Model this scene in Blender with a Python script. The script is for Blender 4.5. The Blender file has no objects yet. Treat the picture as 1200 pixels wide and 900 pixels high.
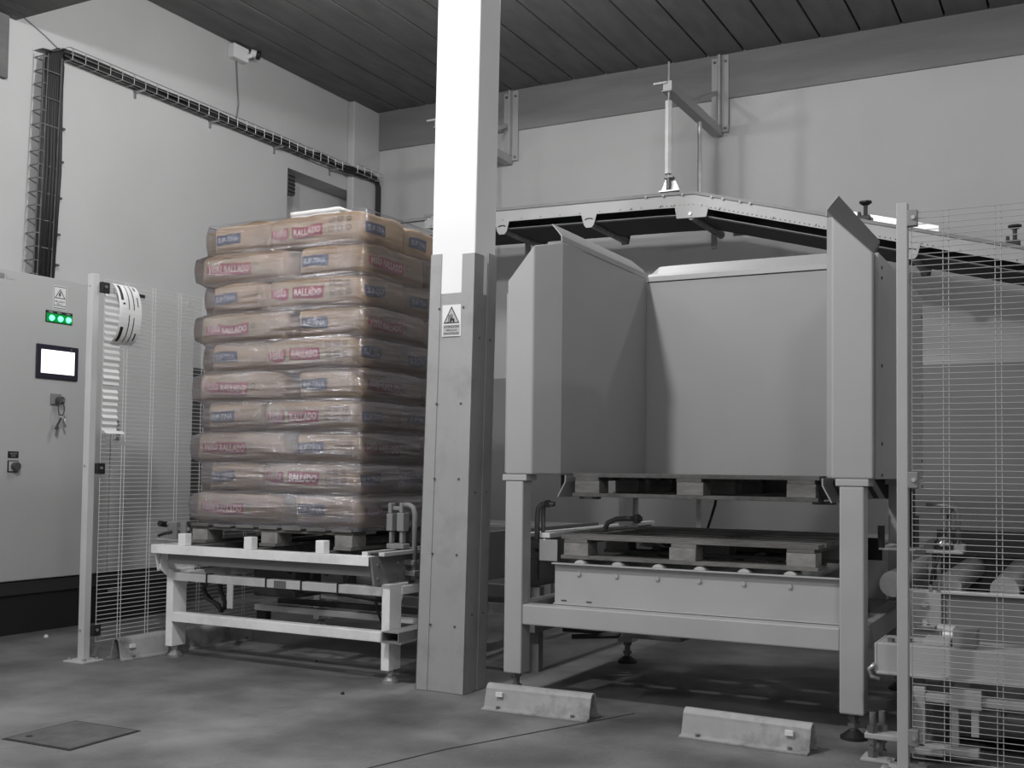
import bpy, bmesh, math, random
from mathutils import Matrix, Vector, noise
random.seed(7)
SC = bpy.context.scene
COL = SC.collection

# ------------------------------------------------------------------ camera
F, YAW, PITCH, ROLL = 1292.76, -0.4863, 0.0399, 0.0122     # focal length in pixels of the 1200x900 frame
cy, sy = math.cos(YAW), math.sin(YAW)
fwd = Vector((sy*math.cos(PITCH), cy*math.cos(PITCH), math.sin(PITCH)))
rgt = Vector((cy, -sy, 0)); upv = rgt.cross(fwd)
r2 = rgt*math.cos(ROLL)+upv*math.sin(ROLL); u2 = -rgt*math.sin(ROLL)+upv*math.cos(ROLL)
cam_d = bpy.data.cameras.new('camera'); cam = bpy.data.objects.new('camera', cam_d); COL.objects.link(cam)
cam.matrix_world = Matrix(((r2.x, u2.x, -fwd.x, 0), (r2.y, u2.y, -fwd.y, 0), (r2.z, u2.z, -fwd.z, 1.0), (0, 0, 0, 1)))
cam_d.sensor_width = 36; cam_d.lens = F*36/1200; cam_d.shift_y = 50/1200; cam_d.clip_start = 0.05
SC.camera = cam

# ------------------------------------------------------------------ world, lamps, exposure
W = bpy.data.worlds.new('world'); SC.world = W; W.use_nodes = True
W.node_tree.nodes['Background'].inputs[0].default_value = (1, 1, 1, 1)
W.node_tree.nodes['Background'].inputs[1].default_value = 0.02
SC.view_settings.view_transform = 'Standard'; SC.view_settings.look = 'None'
SC.view_settings.exposure = 0.33; SC.view_settings.gamma = 1.0; SC.view_settings.use_curve_mapping = False

def lamp(name, x, y, z, power, sx=1.2, sy_=0.15, tilt=0):
    d = bpy.data.lights.new(name, 'AREA'); d.shape = 'RECTANGLE'; d.size = sx; d.size_y = sy_; d.energy = power
    d.color = (1.0, 1.0, 1.0)
    o = bpy.data.objects.new(name, d); COL.objects.link(o); o.location = (x, y, z); o.rotation_euler = (tilt, 0, 0)
    return o
def bare(x, y, z, power, r=0.09):          # bare hanging lamp, shines all round
    d = bpy.data.lights.new('hanging_lamp', 'POINT'); d.energy = power; d.shadow_soft_size = r
    o = bpy.data.objects.new('hanging_lamp', d); COL.objects.link(o); o.location = (x, y, z)
bare(-2.45, 1.95, 3.62, 215)                             # row hung in front of the beam
bare(0.7, 0.2, 3.62, 100, 0.25)
bare(-3.9, 5.0, 3.72, 42, 0.08)                          # row behind the beam
bare(-2.6, 5.3, 3.74, 62, 0.08)
bare(2.2, 7.0, 3.90, 55, 0.08)
w_ = lamp('film_glint_light', -5.93, 1.2, 2.6, 50, 0.10, 1.1); w_.rotation_euler = (0, -math.pi/2, 0)    # unseen light added to put glints on the stretch film

# ------------------------------------------------------------------ materials
def mat(name, col, rough=0.5, metal=0.0, var=0.0, vscale=4.0, bump=0.0, bscale=40.0, stretch=(1, 1, 1), dirt=0.0, dscale=2.0, dcol=None, spec=0.5):
    m = bpy.data.materials.new(name); m.use_nodes = True
    nt = m.node_tree; N = nt.nodes; L = nt.links; b = N['Principled BSDF']
    c = (col, col, col, 1) if isinstance(col, (int, float)) else (*col, 1)
    b.inputs['Base Color'].default_value = c; b.inputs['Roughness'].default_value = rough; b.inputs['Metallic'].default_value = metal
    b.inputs['Specular IOR Level'].default_value = spec
    if var or bump or dirt:
        tc = N.new('ShaderNodeTexCoord'); mp = N.new('ShaderNodeMapping'); mp.inputs['Scale'].default_value = stretch
        L.new(tc.outputs['Object'], mp.inputs[0])
    last = None
    if var:
        n = N.new('ShaderNodeTexNoise'); n.inputs['Scale'].default_value = vscale; n.inputs['Detail'].default_value = 6
        L.new(mp.outputs[0], n.inputs['Vector'])
        r = N.new('ShaderNodeMapRange'); r.inputs[1].default_value = 0.3; r.inputs[2].default_value = 0.7
        r.inputs[3].default_value = 1-var; r.inputs[4].default_value = 1+var; L.new(n.outputs['Fac'], r.inputs[0])
        mx = N.new('ShaderNodeVectorMath'); mx.operation = 'SCALE'; mx.inputs[0].default_value = c[:3]
        L.new(r.outputs[0], mx.inputs['Scale']); last = mx.outputs[0]
    if dirt:
        n = N.new('ShaderNodeTexNoise'); n.inputs['Scale'].default_value = dscale; n.inputs['Detail'].default_value = 10; n.inputs['Roughness'].default_value = 0.65
        L.new(mp.outputs[0], n.inputs['Vector'])
        r = N.new('ShaderNodeMapRange'); r.inputs[1].default_value = 0.5; r.inputs[2].default_value = 0.72; r.inputs[3].default_value = 0; r.inputs[4].default_value = dirt
        L.new(n.outputs['Fac'], r.inputs[0])
        mx = N.new('ShaderNodeMix'); mx.data_type = 'RGBA'; L.new(r.outputs[0], mx.inputs[0])
        if last is None: mx.inputs[6].default_value = c
        else: L.new(last, mx.inputs[6])
        dc = dcol if dcol is not None else tuple(v*0.4 for v in c[:3])
        mx.inputs[7].default_value = (*dc, 1); last = mx.outputs[2]
    if last is not None: L.new(last, b.inputs['Base Color'])
    if bump:
        n = N.new('ShaderNodeTexNoise'); n.inputs['Scale'].default_value = bscale; n.inputs['Detail'].default_value = 5; L.new(mp.outputs[0], n.inputs['Vector'])
        bp = N.new('ShaderNodeBump'); bp.inputs['Strength'].default_value = bump; bp.inputs['Distance'].default_value = 0.01
        L.new(n.outputs['Fac'], bp.inputs['Height']); L.new(bp.outputs[0], b.inputs['Normal'])
    return m
def emit(name, col, s):
    m = bpy.data.materials.new(name); m.use_nodes = True; b = m.node_tree.nodes['Principled BSDF']
    b.inputs['Base Color'].default_value = (0, 0, 0, 1); b.inputs['Emission Color'].default_value = (*col, 1); b.inputs['Emission Strength'].default_value = s
    return m
M = dict(
 floor=mat('concrete_floor', 0.155, 0.6, var=0.5, vscale=2.2, bump=0.3, bscale=50, dirt=0.6, dscale=3.2, dcol=(0.075, 0.075, 0.075)),
 wall=mat('white_plaster', 0.49, 0.9, var=0.05, vscale=1.2, bump=0.12, bscale=30),
 dado=mat('grey_dado_paint', 0.26, 0.75, var=0.06, vscale=1.5, bump=0.08, bscale=30),
 ceil=mat('dark_ceiling', 0.135, 0.9, var=0.16, vscale=9, bump=0.5, bscale=25, stretch=(1, 0.25, 1)),
 joint=mat('dark_joint', 0.02, 0.95),  # near-black of joints, seams, vent slats and the cover frame
 beam=mat('grey_concrete_beam', 0.21, 0.9, var=0.14, vscale=2.5, bump=0.35, bscale=18, dirt=0.25, dscale=3, dcol=(0.32, 0.32, 0.32), stretch=(0.4, 1, 2.5)),
 hood=mat('grey_machine_paint', 0.36, 0.42, var=0.03, vscale=3, bump=0.02, bscale=80),
 hoodin=mat('grey_hood_lining', 0.36, 0.5, var=0.03, vscale=3, bump=0.03, bscale=60),
 frame=mat('light_frame_paint', 0.40, 0.4, var=0.04, vscale=5),
 white=mat('white_machine_paint', 0.80, 0.38, var=0.06, vscale=6, dirt=0.35, dscale=5, dcol=(0.3, 0.3, 0.3)),
 postw=mat('white_post_paint', 0.52, 0.4, var=0.05, vscale=6),
 greyp=mat('mid_grey_paint', 0.22, 0.5, var=0.1, vscale=5, dirt=0.4, dscale=5, dcol=(0.1, 0.1, 0.1)),
 darkp=mat('dark_grey_paint', 0.07, 0.5, var=0.1),
 black=mat('black_plastic', 0.015, 0.5),
 rubber=mat('black_cable', 0.02, 0.6),
 steel=mat('galvanised_steel', 0.55, 0.35, 0.85, var=0.15, vscale=12),
 bright=mat('bright_zinc', 0.7, 0.38, 0.5, var=0.1, vscale=14),
 rust=mat('worn_steel', 0.2, 0.5, 0.6, var=0.3, vscale=14),
 chrome=mat('polished_steel', 0.9, 0.08, 1.0),
 belt=mat('black_belt', 0.02, 0.7),
 fascia=mat('pale_conveyor_paint', 0.40, 0.45, var=0.04, vscale=6),
 column=mat('white_column_paint', 0.8, 0.7, var=0.03, vscale=3, bump=0.05),
 guard=mat('grey_column_paint', 0.33, 0.6, var=0.06, vscale=2.5, bump=0.06, bscale=20, dirt=0.35, dscale=6, dcol=(0.16, 0.16, 0.16)),
 wood=mat('weathered_pallet_wood', (0.15, 0.147, 0.143), 0.85, var=0.35, vscale=9, bump=0.5, bscale=45, stretch=(0.5, 0.5, 1.5), dirt=0.6, dscale=5, dcol=(0.06, 0.055, 0.05)),
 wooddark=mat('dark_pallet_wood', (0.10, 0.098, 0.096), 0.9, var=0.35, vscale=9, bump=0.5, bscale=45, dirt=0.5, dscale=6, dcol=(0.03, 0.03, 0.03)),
 woodlight=mat('pale_pallet_block', (0.23, 0.226, 0.22), 0.85, var=0.25, vscale=12, bump=0.5, bscale=45, dirt=0.5, dscale=7, dcol=(0.12, 0.11, 0.1)),
 cabinet=mat('cabinet_powder_coat', 0.44, 0.45, var=0.02, vscale=2, bump=0.03, bscale=120),
 cabbase=mat('dark_plinth', 0.03, 0.5, var=0.1),
 paper=mat('white_paper', 0.75, 0.6), ink=mat('black_ink', 0.015, 0.6), signyel=mat('grey_sign_field', 0.42, 0.5), signw=mat('white_sign', 0.72, 0.4),
 kraft=mat('kraft_paper', (0.335, 0.235, 0.14), 0.7, var=0.12, vscale=5, bump=0.25, bscale=14, dirt=0.25, dscale=4, dcol=(0.2, 0.14, 0.09)),
 red=mat('red_print', (0.27, 0.025, 0.04), 0.6, var=0.15, vscale=8), blue=mat('blue_black_print', (0.035, 0.04, 0.08), 0.55, var=0.2, vscale=8),
 redwhite=mat('pale_print', (0.62, 0.42, 0.38), 0.6), bluewhite=mat('pale_blue_print', (0.34, 0.36, 0.44), 0.6), inkb=mat('brown_ink', (0.1, 0.075, 0.05), 0.6),
 wire=mat('white_wire', 0.62, 0.4), rawconc=mat('bumper_plastic', 0.36, 0.55, var=0.15, vscale=7, dirt=0.9, dscale=6, dcol=(0.12, 0.12, 0.12)),
 iron=mat('cast_iron_cover', 0.085, 0.6, var=0.25, vscale=12, bump=0.4, bscale=50),
 screen=emit('lit_screen', (1, 1, 1), 1.6), led=emit('green_led', (0.12, 1.0, 0.42), 3.0), greenglow=mat('green_lens', (0.0, 0.16, 0.03), 0.3),
)
gl = M['greenglow'].node_tree.nodes['Principled BSDF']; gl.inputs['Emission Color'].default_value = (0, 0.5, 0.08, 1); gl.inputs['Emission Strength'].default_value = 0.22

def film_material():
    m = bpy.data.materials.new('stretch_film'); m.use_nodes = True; nt = m.node_tree; N = nt.nodes; L = nt.links
    N.remove(N['Principled BSDF']); out = N['Material Output']
    tc = N.new('ShaderNodeTexCoord'); mp = N.new('ShaderNodeMapping'); mp.inputs['Scale'].default_value = (1.2, 1.2, 16); L.new(tc.outputs['Object'], mp.inputs[0])
    n1 = N.new('ShaderNodeTexNoise'); n1.inputs['Scale'].default_value = 3.0; n1.inputs['Detail'].default_value = 6; L.new(mp.outputs[0], n1.inputs['Vector'])
    n2 = N.new('ShaderNodeTexNoise'); n2.inputs['Scale'].default_value = 7; n2.inputs['Detail'].default_value = 5; L.new(tc.outputs['Object'], n2.inputs['Vector'])
    ad = N.new('ShaderNodeMath'); ad.operation = 'MULTIPLY_ADD'; ad.inputs[1].default_value = 0.5; L.new(n2.outputs['Fac'], ad.inputs[0]); L.new(n1.outputs['Fac'], ad.inputs[2])
    bp = N.new('ShaderNodeBump'); bp.inputs['Strength'].default_value = 0.58; bp.inputs['Distance'].default_value = 0.022; n3 = N.new('ShaderNodeTexNoise'); n3.noise_type = 'RIDGED_MULTIFRACTAL'; n3.inputs['Scale'].default_value = 1.6; n3.inputs['Detail'].default_value = 5; n3.inputs['Distortion'].default_value = 0.6
    mp3 = N.new('ShaderNodeMapping'); mp3.inputs['Scale'].default_value = (1.3, 1.3, 5.5); mp3.inputs['Rotation'].default_value = (0.12, 0.16, 0); L.new(tc.outputs['Object'], mp3.inputs[0]); L.new(mp3.outputs[0], n3.inputs['Vector'])
    ad2 = N.new('ShaderNodeMath'); ad2.operation = 'MULTIPLY_ADD'; ad2.inputs[1].default_value = 0.35; L.new(n3.outputs['Fac'], ad2.inputs[0]); L.new(ad.outputs[0], ad2.inputs[2])
    L.new(ad2.outputs[0], bp.inputs['Height'])
    tr = N.new('ShaderNodeBsdfTransparent'); tr.inputs[0].default_value = (0.97, 0.97, 0.98, 1)
    df = N.new('ShaderNodeBsdfDiffuse'); df.inputs[0].default_value = (0.70, 0.69, 0.75, 1)
    gs = N.new('ShaderNodeBsdfGlossy'); gs.inputs['Roughness'].default_value = 0.09; gs.inputs[0].default_value = (0.95, 0.94, 1, 1); L.new(bp.outputs[0], gs.inputs['Normal'])
    L.new(bp.outputs[0], df.inputs['Normal'])
    # film haze: more turns of film round the foot of the load, streaky
    sx = N.new('ShaderNodeSeparateXYZ'); L.new(tc.outputs['Object'], sx.inputs[0])
    hz = N.new('ShaderNodeMapRange'); hz.inputs[1].default_value = 2.2; hz.inputs[2].default_value = 0.75; hz.inputs[3].default_value = 0.015; hz.inputs[4].default_value = 0.15; L.new(sx.outputs[2], hz.inputs[0])
    hm = N.new('ShaderNodeMapRange'); hm.inputs[1].default_value = 0.3; hm.inputs[2].default_value = 0.7; hm.inputs[3].default_value = 0.35; hm.inputs[4].default_value = 1.5; L.new(n1.outputs['Fac'], hm.inputs[0])
    hh = N.new('ShaderNodeMath'); hh.operation = 'MULTIPLY'; L.new(hz.outputs[0], hh.inputs[0]); L.new(hm.outputs[0], hh.inputs[1])
    m1 = N.new('ShaderNodeMixShader'); L.new(hh.outputs[0], m1.inputs[0]); L.new(tr.outputs[0], m1.inputs[1]); L.new(df.outputs[0], m1.inputs[2])
    fr = N.new('ShaderNodeFresnel'); fr.inputs[0].default_value = 1.5; L.new(bp.outputs[0], fr.inputs['Normal'])
    fm = N.new('ShaderNodeMath'); fm.operation = 'MULTIPLY_ADD'; fm.inputs[1].default_value = 1.1; fm.inputs[2].default_value = 0.07; L.new(fr.outputs[0], fm.inputs[0])
    m2 = N.new('ShaderNodeMixShader'); L.new(fm.outputs[0], m2.inputs[0]); L.new(m1.outputs[0], m2.inputs[1]); L.new(gs.outputs[0], m2.inputs[2])
    L.new(m2.outputs[0], out.inputs[0]); return m
M['film'] = film_material()

# ------------------------------------------------------------------ mesh helpers
class MB:
    def __init__(s): s.v = []; s.f = []
    def add(s, vs, fs):
        b = len(s.v); s.v += [tuple(v) for v in vs]; s.f += [tuple(b+i for i in f) for f in fs]; return s
    def box(s, x0, x1, y0, y1, z0, z1):
        return s.add([(x0, y0, z0), (x1, y0, z0), (x1, y1, z0), (x0, y1, z0), (x0, y0, z1), (x1, y0, z1), (x1, y1, z1), (x0, y1, z1)],
                     [(0, 3, 2, 1), (4, 5, 6, 7), (0, 1, 5, 4), (1, 2, 6, 5), (2, 3, 7, 6), (3, 0, 4, 7)])
    def obox(s, c, size, rot):      # oriented box
        R = rot; c = Vector(c); h = [v/2 for v in size]
        vs = [c+R@Vector((sx*h[0], sy_*h[1], sz*h[2])) for sz in (-1, 1) for sx, sy_ in ((-1, -1), (1, -1), (1, 1), (-1, 1))]
        return s.add(vs, [(0, 3, 2, 1), (4, 5, 6, 7), (0, 1, 5, 4), (1, 2, 6, 5), (2, 3, 7, 6), (3, 0, 4, 7)])
    def cyl(s, p0, p1, r, n=12, r1=None):
        p0, p1 = Vector(p0), Vector(p1); d = (p1-p0).normalized()
        a = d.orthogonal().normalized(); b = d.cross(a); r1 = r if r1 is None else r1
        vs = []
        for p, rr in ((p0, r), (p1, r1)):
            vs += [p+(a*math.cos(2*math.pi*i/n)+b*math.sin(2*math.pi*i/n))*rr for i in range(n)]
        fs = [(i, (i+1) % n, n+(i+1) % n, n+i) for i in range(n)]+[tuple(range(n-1, -1, -1)), tuple(range(n, 2*n))]
        return s.add(vs, fs)
    def prism(s, prof, ax, a, b):   # profile of 2-D points extruded along axis ax from a to b
        n = len(prof)
        def P(p, t): return (t, p[0], p[1]) if ax == 'x' else (p[0], t, p[1]) if ax == 'y' else (p[0], p[1], t)
        vs = [P(p, a) for p in prof]+[P(p, b) for p in prof]
        return s.add(vs, [(i, (i+1) % n, n+(i+1) % n, n+i) for i in range(n)]+[tuple(range(n-1, -1, -1)), tuple(range(n, 2*n))])
    def tube(s, pts, r, n=8):
        pts = [Vector(p) for p in pts]; vs = []; fs = []
        prev = None
        for i, p in enumerate(pts):
            d = ((pts[min(i+1, len(pts)-1)]-pts[max(i-1, 0)])).normalized()
            a = d.orthogonal().normalized() if prev is None else (prev-d*prev.dot(d)).normalized()
            prev = a; b = d.cross(a)
            vs += [p+(a*math.cos(2*math.pi*k/n)+b*math.sin(2*math.pi*k/n))*r for k in range(n)]
        for i in range(len(pts)-1):
            fs += [(i*n+k, i*n+(k+1) % n, (i+1)*n+(k+1) % n, (i+1)*n+k) for k in range(n)]
        m = len(pts)-1
        fs += [tuple(range(n-1, -1, -1)), tuple(range(m*n, m*n+n))]
        return s.add(vs, fs)
    def ribbon(s, prof, ax, a, b, th=0.004):   # open polyline with thickness, extruded
        n = len(prof); off = []
        for i in range(n):
            p0 = Vector(prof[max(i-1, 0)]); p1 = Vector(prof[min(i+1, n-1)]); d = (p1-p0).normalized(); off.append(Vector(prof[i])+Vector((-d.y, d.x))*th)
        return s.prism([tuple(p) for p in prof]+[tuple(p) for p in reversed(off)], ax, a, b)
    def mesh(s, name):
        me = bpy.data.meshes.new(name); me.from_pydata(s.v, [], s.f); me.update()
        bm = bmesh.new(); bm.from_mesh(me); bmesh.ops.recalc_face_normals(bm, faces=bm.faces); bm.to_mesh(me); bm.free(); return me
    def build(s, name, m, parent=None, bevel=0.0, smooth=False, seg=2):
        return link(name, s.mesh(name), m, parent, bevel, smooth, seg)
def link(name, me, m, parent=None, bevel=0.0, smooth=False, seg=2):
    o = bpy.data.objects.new(name, me); COL.objects.link(o)
    if m is not None and not me.materials: me.materials.append(m)
    if parent is not None:
        o.parent = parent
        root = parent
        base = Vector((0, 0, 0))
        while root is not None: base += Vector(root.location); root = root.parent
        if not parent.get('_local'): o.matrix_parent_inverse = Matrix.Translation(-Vector(parent.get('_base', (0, 0, 0))))
        o['_base'] = (0, 0, 0)
        if parent.get('_local'): o['_local'] = 1
    if smooth:
        for p in me.polygons: p.use_smooth = True
        if smooth == 'auto':
            try: me.set_sharp_from_angle(angle=math.radians(40))
            except Exception: pass
    if bevel:
        b = o.modifiers.new('bevel', 'BEVEL'); b.width = bevel; b.segments = seg; b.limit_method = 'ANGLE'; b.angle_limit = math.radians(40)
    return o
def thing(name, loc, label, cat, group=None, local=False):
    o = bpy.data.objects.new(name, None); COL.objects.link(o); o.location = loc; o.empty_display_size = 0.1
    o['label'] = label; o['category'] = cat
    if group: o['group'] = group
    if local: o['_local'] = 1
    else: o['_base'] = tuple(loc)
    return o
def tag(o, label, cat, group=None):
    o['label'] = label; o['category'] = cat
    if group: o['group'] = group
    return o
def struct(o): o['kind'] = 'structure'; return o
def box(name, m, parent, x0, x1, y0, y1, z0, z1, bevel=0.0): return MB().box(x0, x1, y0, y1, z0, z1).build(name, m, parent, bevel)

def text_mesh(s, bold=0.0):
    c = bpy.data.curves.new('t', 'FONT'); c.body = s; c.size = 1; c.offset = bold; c.resolution_u = 2; c.fill_mode = 'FRONT'
    o = bpy.data.objects.new('t', c); COL.objects.link(o)
    dg = bpy.context.evaluated_depsgraph_get(); dg.update()
    me = bpy.data.meshes.new_from_object(o.evaluated_get(dg)); bpy.data.objects.remove(o); bpy.data.curves.remove(c)
    vs = [v.co.copy() for v in me.vertices]; fs = [tuple(p.vertices) for p in me.polygons]; bpy.data.meshes.remove(me)
    x0 = min(v.x for v in vs); x1 = max(v.x for v in vs); y0 = min(v.y for v in vs); y1 = max(v.y for v in vs)
    return [((v.x-x0)/(x1-x0), (v.y-y0)/(y1-y0)) for v in vs], fs
def text_on(s, fn, bold=0.0):       # fn maps (u,v) in 0..1 to a 3-D point
    uv, fs = text_mesh(s, bold); return MB().add([fn(u, v) for u, v in uv], fs)

# ------------------------------------------------------------------ the room
XL, YB, ZC = -6.0, 8.46, 4.345
fl = struct(MB().box(-6.4, 4.2, -2.6, 9.0, -0.2, 0).build('floor', M['floor']))
jn = MB()
for (x0, y0, x1, y1) in ((-2.46, 3.0, -1.72, 4.36), (-6.0, 2.62, -3.5, 2.74), (-3.2, 2.9, -1.2, 2.5)):
    pass
MB().add([(-1.70, 4.33, 0.001), (-1.692, 4.325, 0.001), (-2.06, 3.42, 0.001), (-2.068, 3.425, 0.001), (-2.2, 2.9, .001), (-2.208, 2.905, .001)], [(0, 1, 2, 3), (3, 2, 4, 5)]).build('floor_joint', M['joint'], fl)
cl = struct(box('ceiling', M['joint'], None, -6.4, 4.2, -2.6, 9.0, ZC+0.03, ZC+0.25))
k = 0; x = -5.99
edges = [-6.0]+[-5.402+0.2972*i for i in range(-1, 33)]
for a, b in zip(edges[:-1], edges[1:]):
    box('ceiling_plank', M['ceil'], cl, a+0.008, b-0.008, -2.4, 8.5, ZC+random.uniform(0, 0.004), ZC+0.06, 0.004)
# back wall: white above a grey painted dado
wb = struct(box('wall_back', M['wall'], None, -6.4, 4.2, YB+0.02, YB+0.3, 1.807, ZC+0.1))
struct(box('wall_back_dado', M['dado'], wb, -6.4, 4.2, YB+0.02, YB+0.3, 0, 1.807))
tb = struct(box('trim_1', M['beam'], None, -5.96, 4.2, YB, YB+0.05, 3.985, ZC+0.03, 0.004))
# left wall with a niche
wl = MB()
NY0, NY1, NZ1 = 7.245, 8.40, 3.53
wl.box(-6.4, XL, -2.6, NY0, 0, ZC+0.1).box(-6.4, XL, NY0, NY1, NZ1, ZC+0.1).box(-6.4, XL, NY1, 8.6, 0, ZC+0.1).box(-6.4, XL-0.22, NY0, NY1, 0, NZ1)
wlo = struct(wl.build('wall_left', M['wall']))
struct(box('wall_right', M['wall'], None, 4.0, 4.2, -2.6, 9, 0, ZC+0.1))
struct(box('wall_front', M['wall'], None, -6.4, 4.2, -2.6, -2.4, 0, ZC+0.1))
struct(MB().box(XL, -5.925, 8.07, YB+0.02, 0, ZC).build('trim_2', M['wall'], None, 0.012))
struct(box('trim_3', M['ceil'], None, XL, 4.0, 4.25, 4.585, 3.80, ZC+0.02, 0.006))
struct(box('trim_4', M['ceil'], None, XL, -5.965, 3.6, 4.515, 3.40, 3.80, 0.006))
struct(box('dark_doorway', M['darkp'], None, -5.999, -5.955, 5.93, 7.1, 0, 1.74))  # dark panel painted as the dark opening in the left wall
vg = thing('vent_grille', (-6.2, 7.30, 3.31), 'small dark vent grille high in the wall niche above the stacked sacks', 'vent')
box('vent_frame', M['darkp'], vg, -6.04, -5.998, 7.25, 7.345, 3.31, 3.50, 0.003)
for i in range(5): box('vent_slat', M['joint'], vg, -6.0, -5.992, 7.256, 7.34, 3.325+i*0.034, 3.341+i*0.034)

# ------------------------------------------------------------------ column with steel corner guards
def lean(z): return -0.032*(1-z/2.0) if z < 2 else 0.012*(z-2)/1.3
def lean_mesh(o):
    for v in o.data.vertices: v.co.x += lean(v.co.z)
c = thing('column', (-2.6, 4.43, 0), 'square column, white above, grey painted lower half with corner guards, between the two machines', 'column')
lean_mesh(MB().box(-2.69, -2.462, 4.282, 4.475, 1.80, 3.81).add([], []).build('shaft', M['column'], c, 0.006))
o = MB().box(-2.69, -2.462, 4.282, 4.475, 0.0, 1.80).build('painted_base', M['guard'], c, 0.004); lean_mesh(o)
def guard(x0, x1, y0, y1, xs, ys, ztop):
    m = MB(); t = 0.006
    if xs > 0: m.box(x1-t, x1, y0, y1, 0.001, ztop)
    else: m.box(x0, x0+t, y0, y1, 0.001, ztop)
    if ys < 0: m.box(x0, x1, y0, y0+t, 0.001, ztop)
    else: m.box(x0, x1, y1-t, y1, 0.001, ztop)
    o = m.build('corner_guard', M['guard'], c, 0.002)
    lean_mesh(o); return o
g = guard(-2.696, -2.634, 4.278, 4.36, -1, -1, 1.988)
for v in g.data.vertices: v.co.x -= 0.016*(1-v.co.z/2)
guard(-2.527, -2.457, 4.278, 4.358, 1, -1, 1.98)
guard(-2.53, -2.457, 4.398, 4.480, 1, 1, 2.0)
guard(-2.696, -2.63, 4.40, 4.480, -1, 1, 1.99)
sc = MB()
for z in (1.735, 1.30, 0.96, 0.62, 0.30):
    for xx in (-2.640, -2.512): sc.cyl((xx+lean(z), 4.279, z), (xx+lean(z), 4.273, z), 0.0045, 8)
for z in (1.6, 0.9, 0.35):
    for yy in (4.33, 4.43): sc.cyl((-2.458+lean(z), yy, z), (-2.453+lean(z), yy, z), 0.0045, 8)
s_ = sc.build('guard_screws', M['darkp'], c); s_['kind'] = 'stuff'
# warning sign on the column
sg = thing('warning_sign', (-2.578, 4.27, 1.606), 'white paper warning sign with a forklift triangle fixed to the column', 'sign')
SX0, SX1, SZ0, SZ1, SY = -2.627, -2.529, 1.606, 1.750, 4.2765
box('sign_sheet', M['signw'], sg, SX0, SX1, SY, SY+0.003, SZ0, SZ1)
def sp(u, v, d=0.0012): return (SX0+(SX1-SX0)*u, SY-d, SZ0+(SZ1-SZ0)*v)
tri = MB()
def ring(pts, w, fn, d=0.0012):
    m = MB(); n = len(pts); cx = sum(p[0] for p in pts)/n; cz = sum(p[1] for p in pts)/n
    inn = [(cx+(p[0]-cx)*(1-w), cz+(p[1]-cz)*(1-w)) for p in pts]
    m.add([fn(*p, d) for p in pts]+[fn(*p, d) for p in inn], [(i, (i+1) % n, n+(i+1) % n, n+i) for i in range(n)]); return m
T = [(0.07, 0.41), (0.93, 0.41), (0.5, 0.955)]
MB().add([sp(*p, 0.0006) for p in T], [(0, 1, 2)]).build('triangle_field', M['signyel'], sg)
ring(T, 0.17, sp).build('triangle_border', M['ink'], sg)
fk = MB()
def rect(m, fn, u0, u1, v0, v1, d=0.0012): return m.add([fn(u0, v0, d), fn(u1, v0, d), fn(u1, v1, d), fn(u0, v1, d)], [(0, 1, 2, 3)])
for r in ((0.34, 0.38, 0.44, 0.68), (0.25, 0.38, 0.44, 0.46), (0.42, 0.66, 0.49, 0.56), (0.42, 0.45, 0.56, 0.68), (0.42, 0.56, 0.665, 0.69), (0.545, 0.565, 0.56, 0.68), (0.47, 0.53, 0.56, 0.63)): rect(fk, sp, *r)
for cu in (0.46, 0.62):
    fk.add([sp(cu+0.05*math.cos(a*math.pi/5), 0.47+0.035*math.sin(a*math.pi/5)) for a in range(10)], [tuple(range(10))])
fk.build('forklift_pictogram', M['ink'], sg)
MB().add([sp(0.05, 0.03, .0006), sp(0.95, 0.03, .0006), sp(0.95, 0.37, .0006), sp(0.05, 0.37, .0006)], [(0, 1, 2, 3)]).build('text_field', M['signyel'], sg)
tx = MB()
for s, u0, u1, v0, v1, b in (('ATENCION', 0.10, 0.90, 0.265, 0.345, 0.02), ('VEHICULOS', 0.2, 0.8, 0.165, 0.225, 0.01), ('INDUSTRIALES', 0.1, 0.9, 0.06, 0.125, 0.02)):
    uv, fs = text_mesh(s, b); tx.add([sp(u0+(u1-u0)*p, v0+(v1-v0)*q) for p, q in uv], fs)
tx.build('lettering', M['ink'], sg)

# ------------------------------------------------------------------ pallets
def pallet(label, cx, cyy, z, w, d, h, alongx, m, mb, group='wooden pallets'):
    t = thing('wooden_pallet', (cx, cyy, z), label, 'pallet', group, local=True)
    bt = 0.016                                      # board thickness
    A, B = (w, d) if alongx else (d, w)             # A = direction of the deck and bottom boards
    def bx(nm, a0, a1, b0, b1, z0, z1, mm):
        j = random.uniform(-.003, .003)
        if alongx: return box(nm, mm, t, a0+j, a1+j, b0, b1, z0, z1, 0.002)
        return box(nm, mm, t, b0, b1, a0+j, a1+j, z0, z1, 0.002)
    bw = 0.105
    for b in (-B/2+bw/2, 0, B/2-bw/2): bx('bottom_board', -A/2, A/2, b-bw/2, b+bw/2, 0, bt, m)
    n = 7; tw = 0.118; gap = (B-n*tw)/(n-1)
    for i in range(n):
        b = -B/2+i*(tw+gap); bx('deck_board', -A/2, A/2, b, b+tw, h-bt+random.uniform(-.001, 0), h+random.uniform(0, .002), m if i == 0 else M['wooddark'] if m is M['wooddark'] else m)
    for a in (-A/2+0.07, 0, A/2-0.07):
        bx('stringer_board', a-0.055, a+0.055, -B/2, B/2, h-2*bt, h-bt, m)
        for b in (-B/2+bw/2, 0, B/2-bw/2): bx('block', a-0.058, a+0.058, b-bw/2, b+bw/2, bt, h-2*bt, mb)
    return t
pallet('grey weathered wooden pallet carrying the wrapped stack of sacks', -3.72, 4.972, 0.6, 1.04, 1.16, 0.104, False, M['wood'], M['woodlight'])
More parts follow.
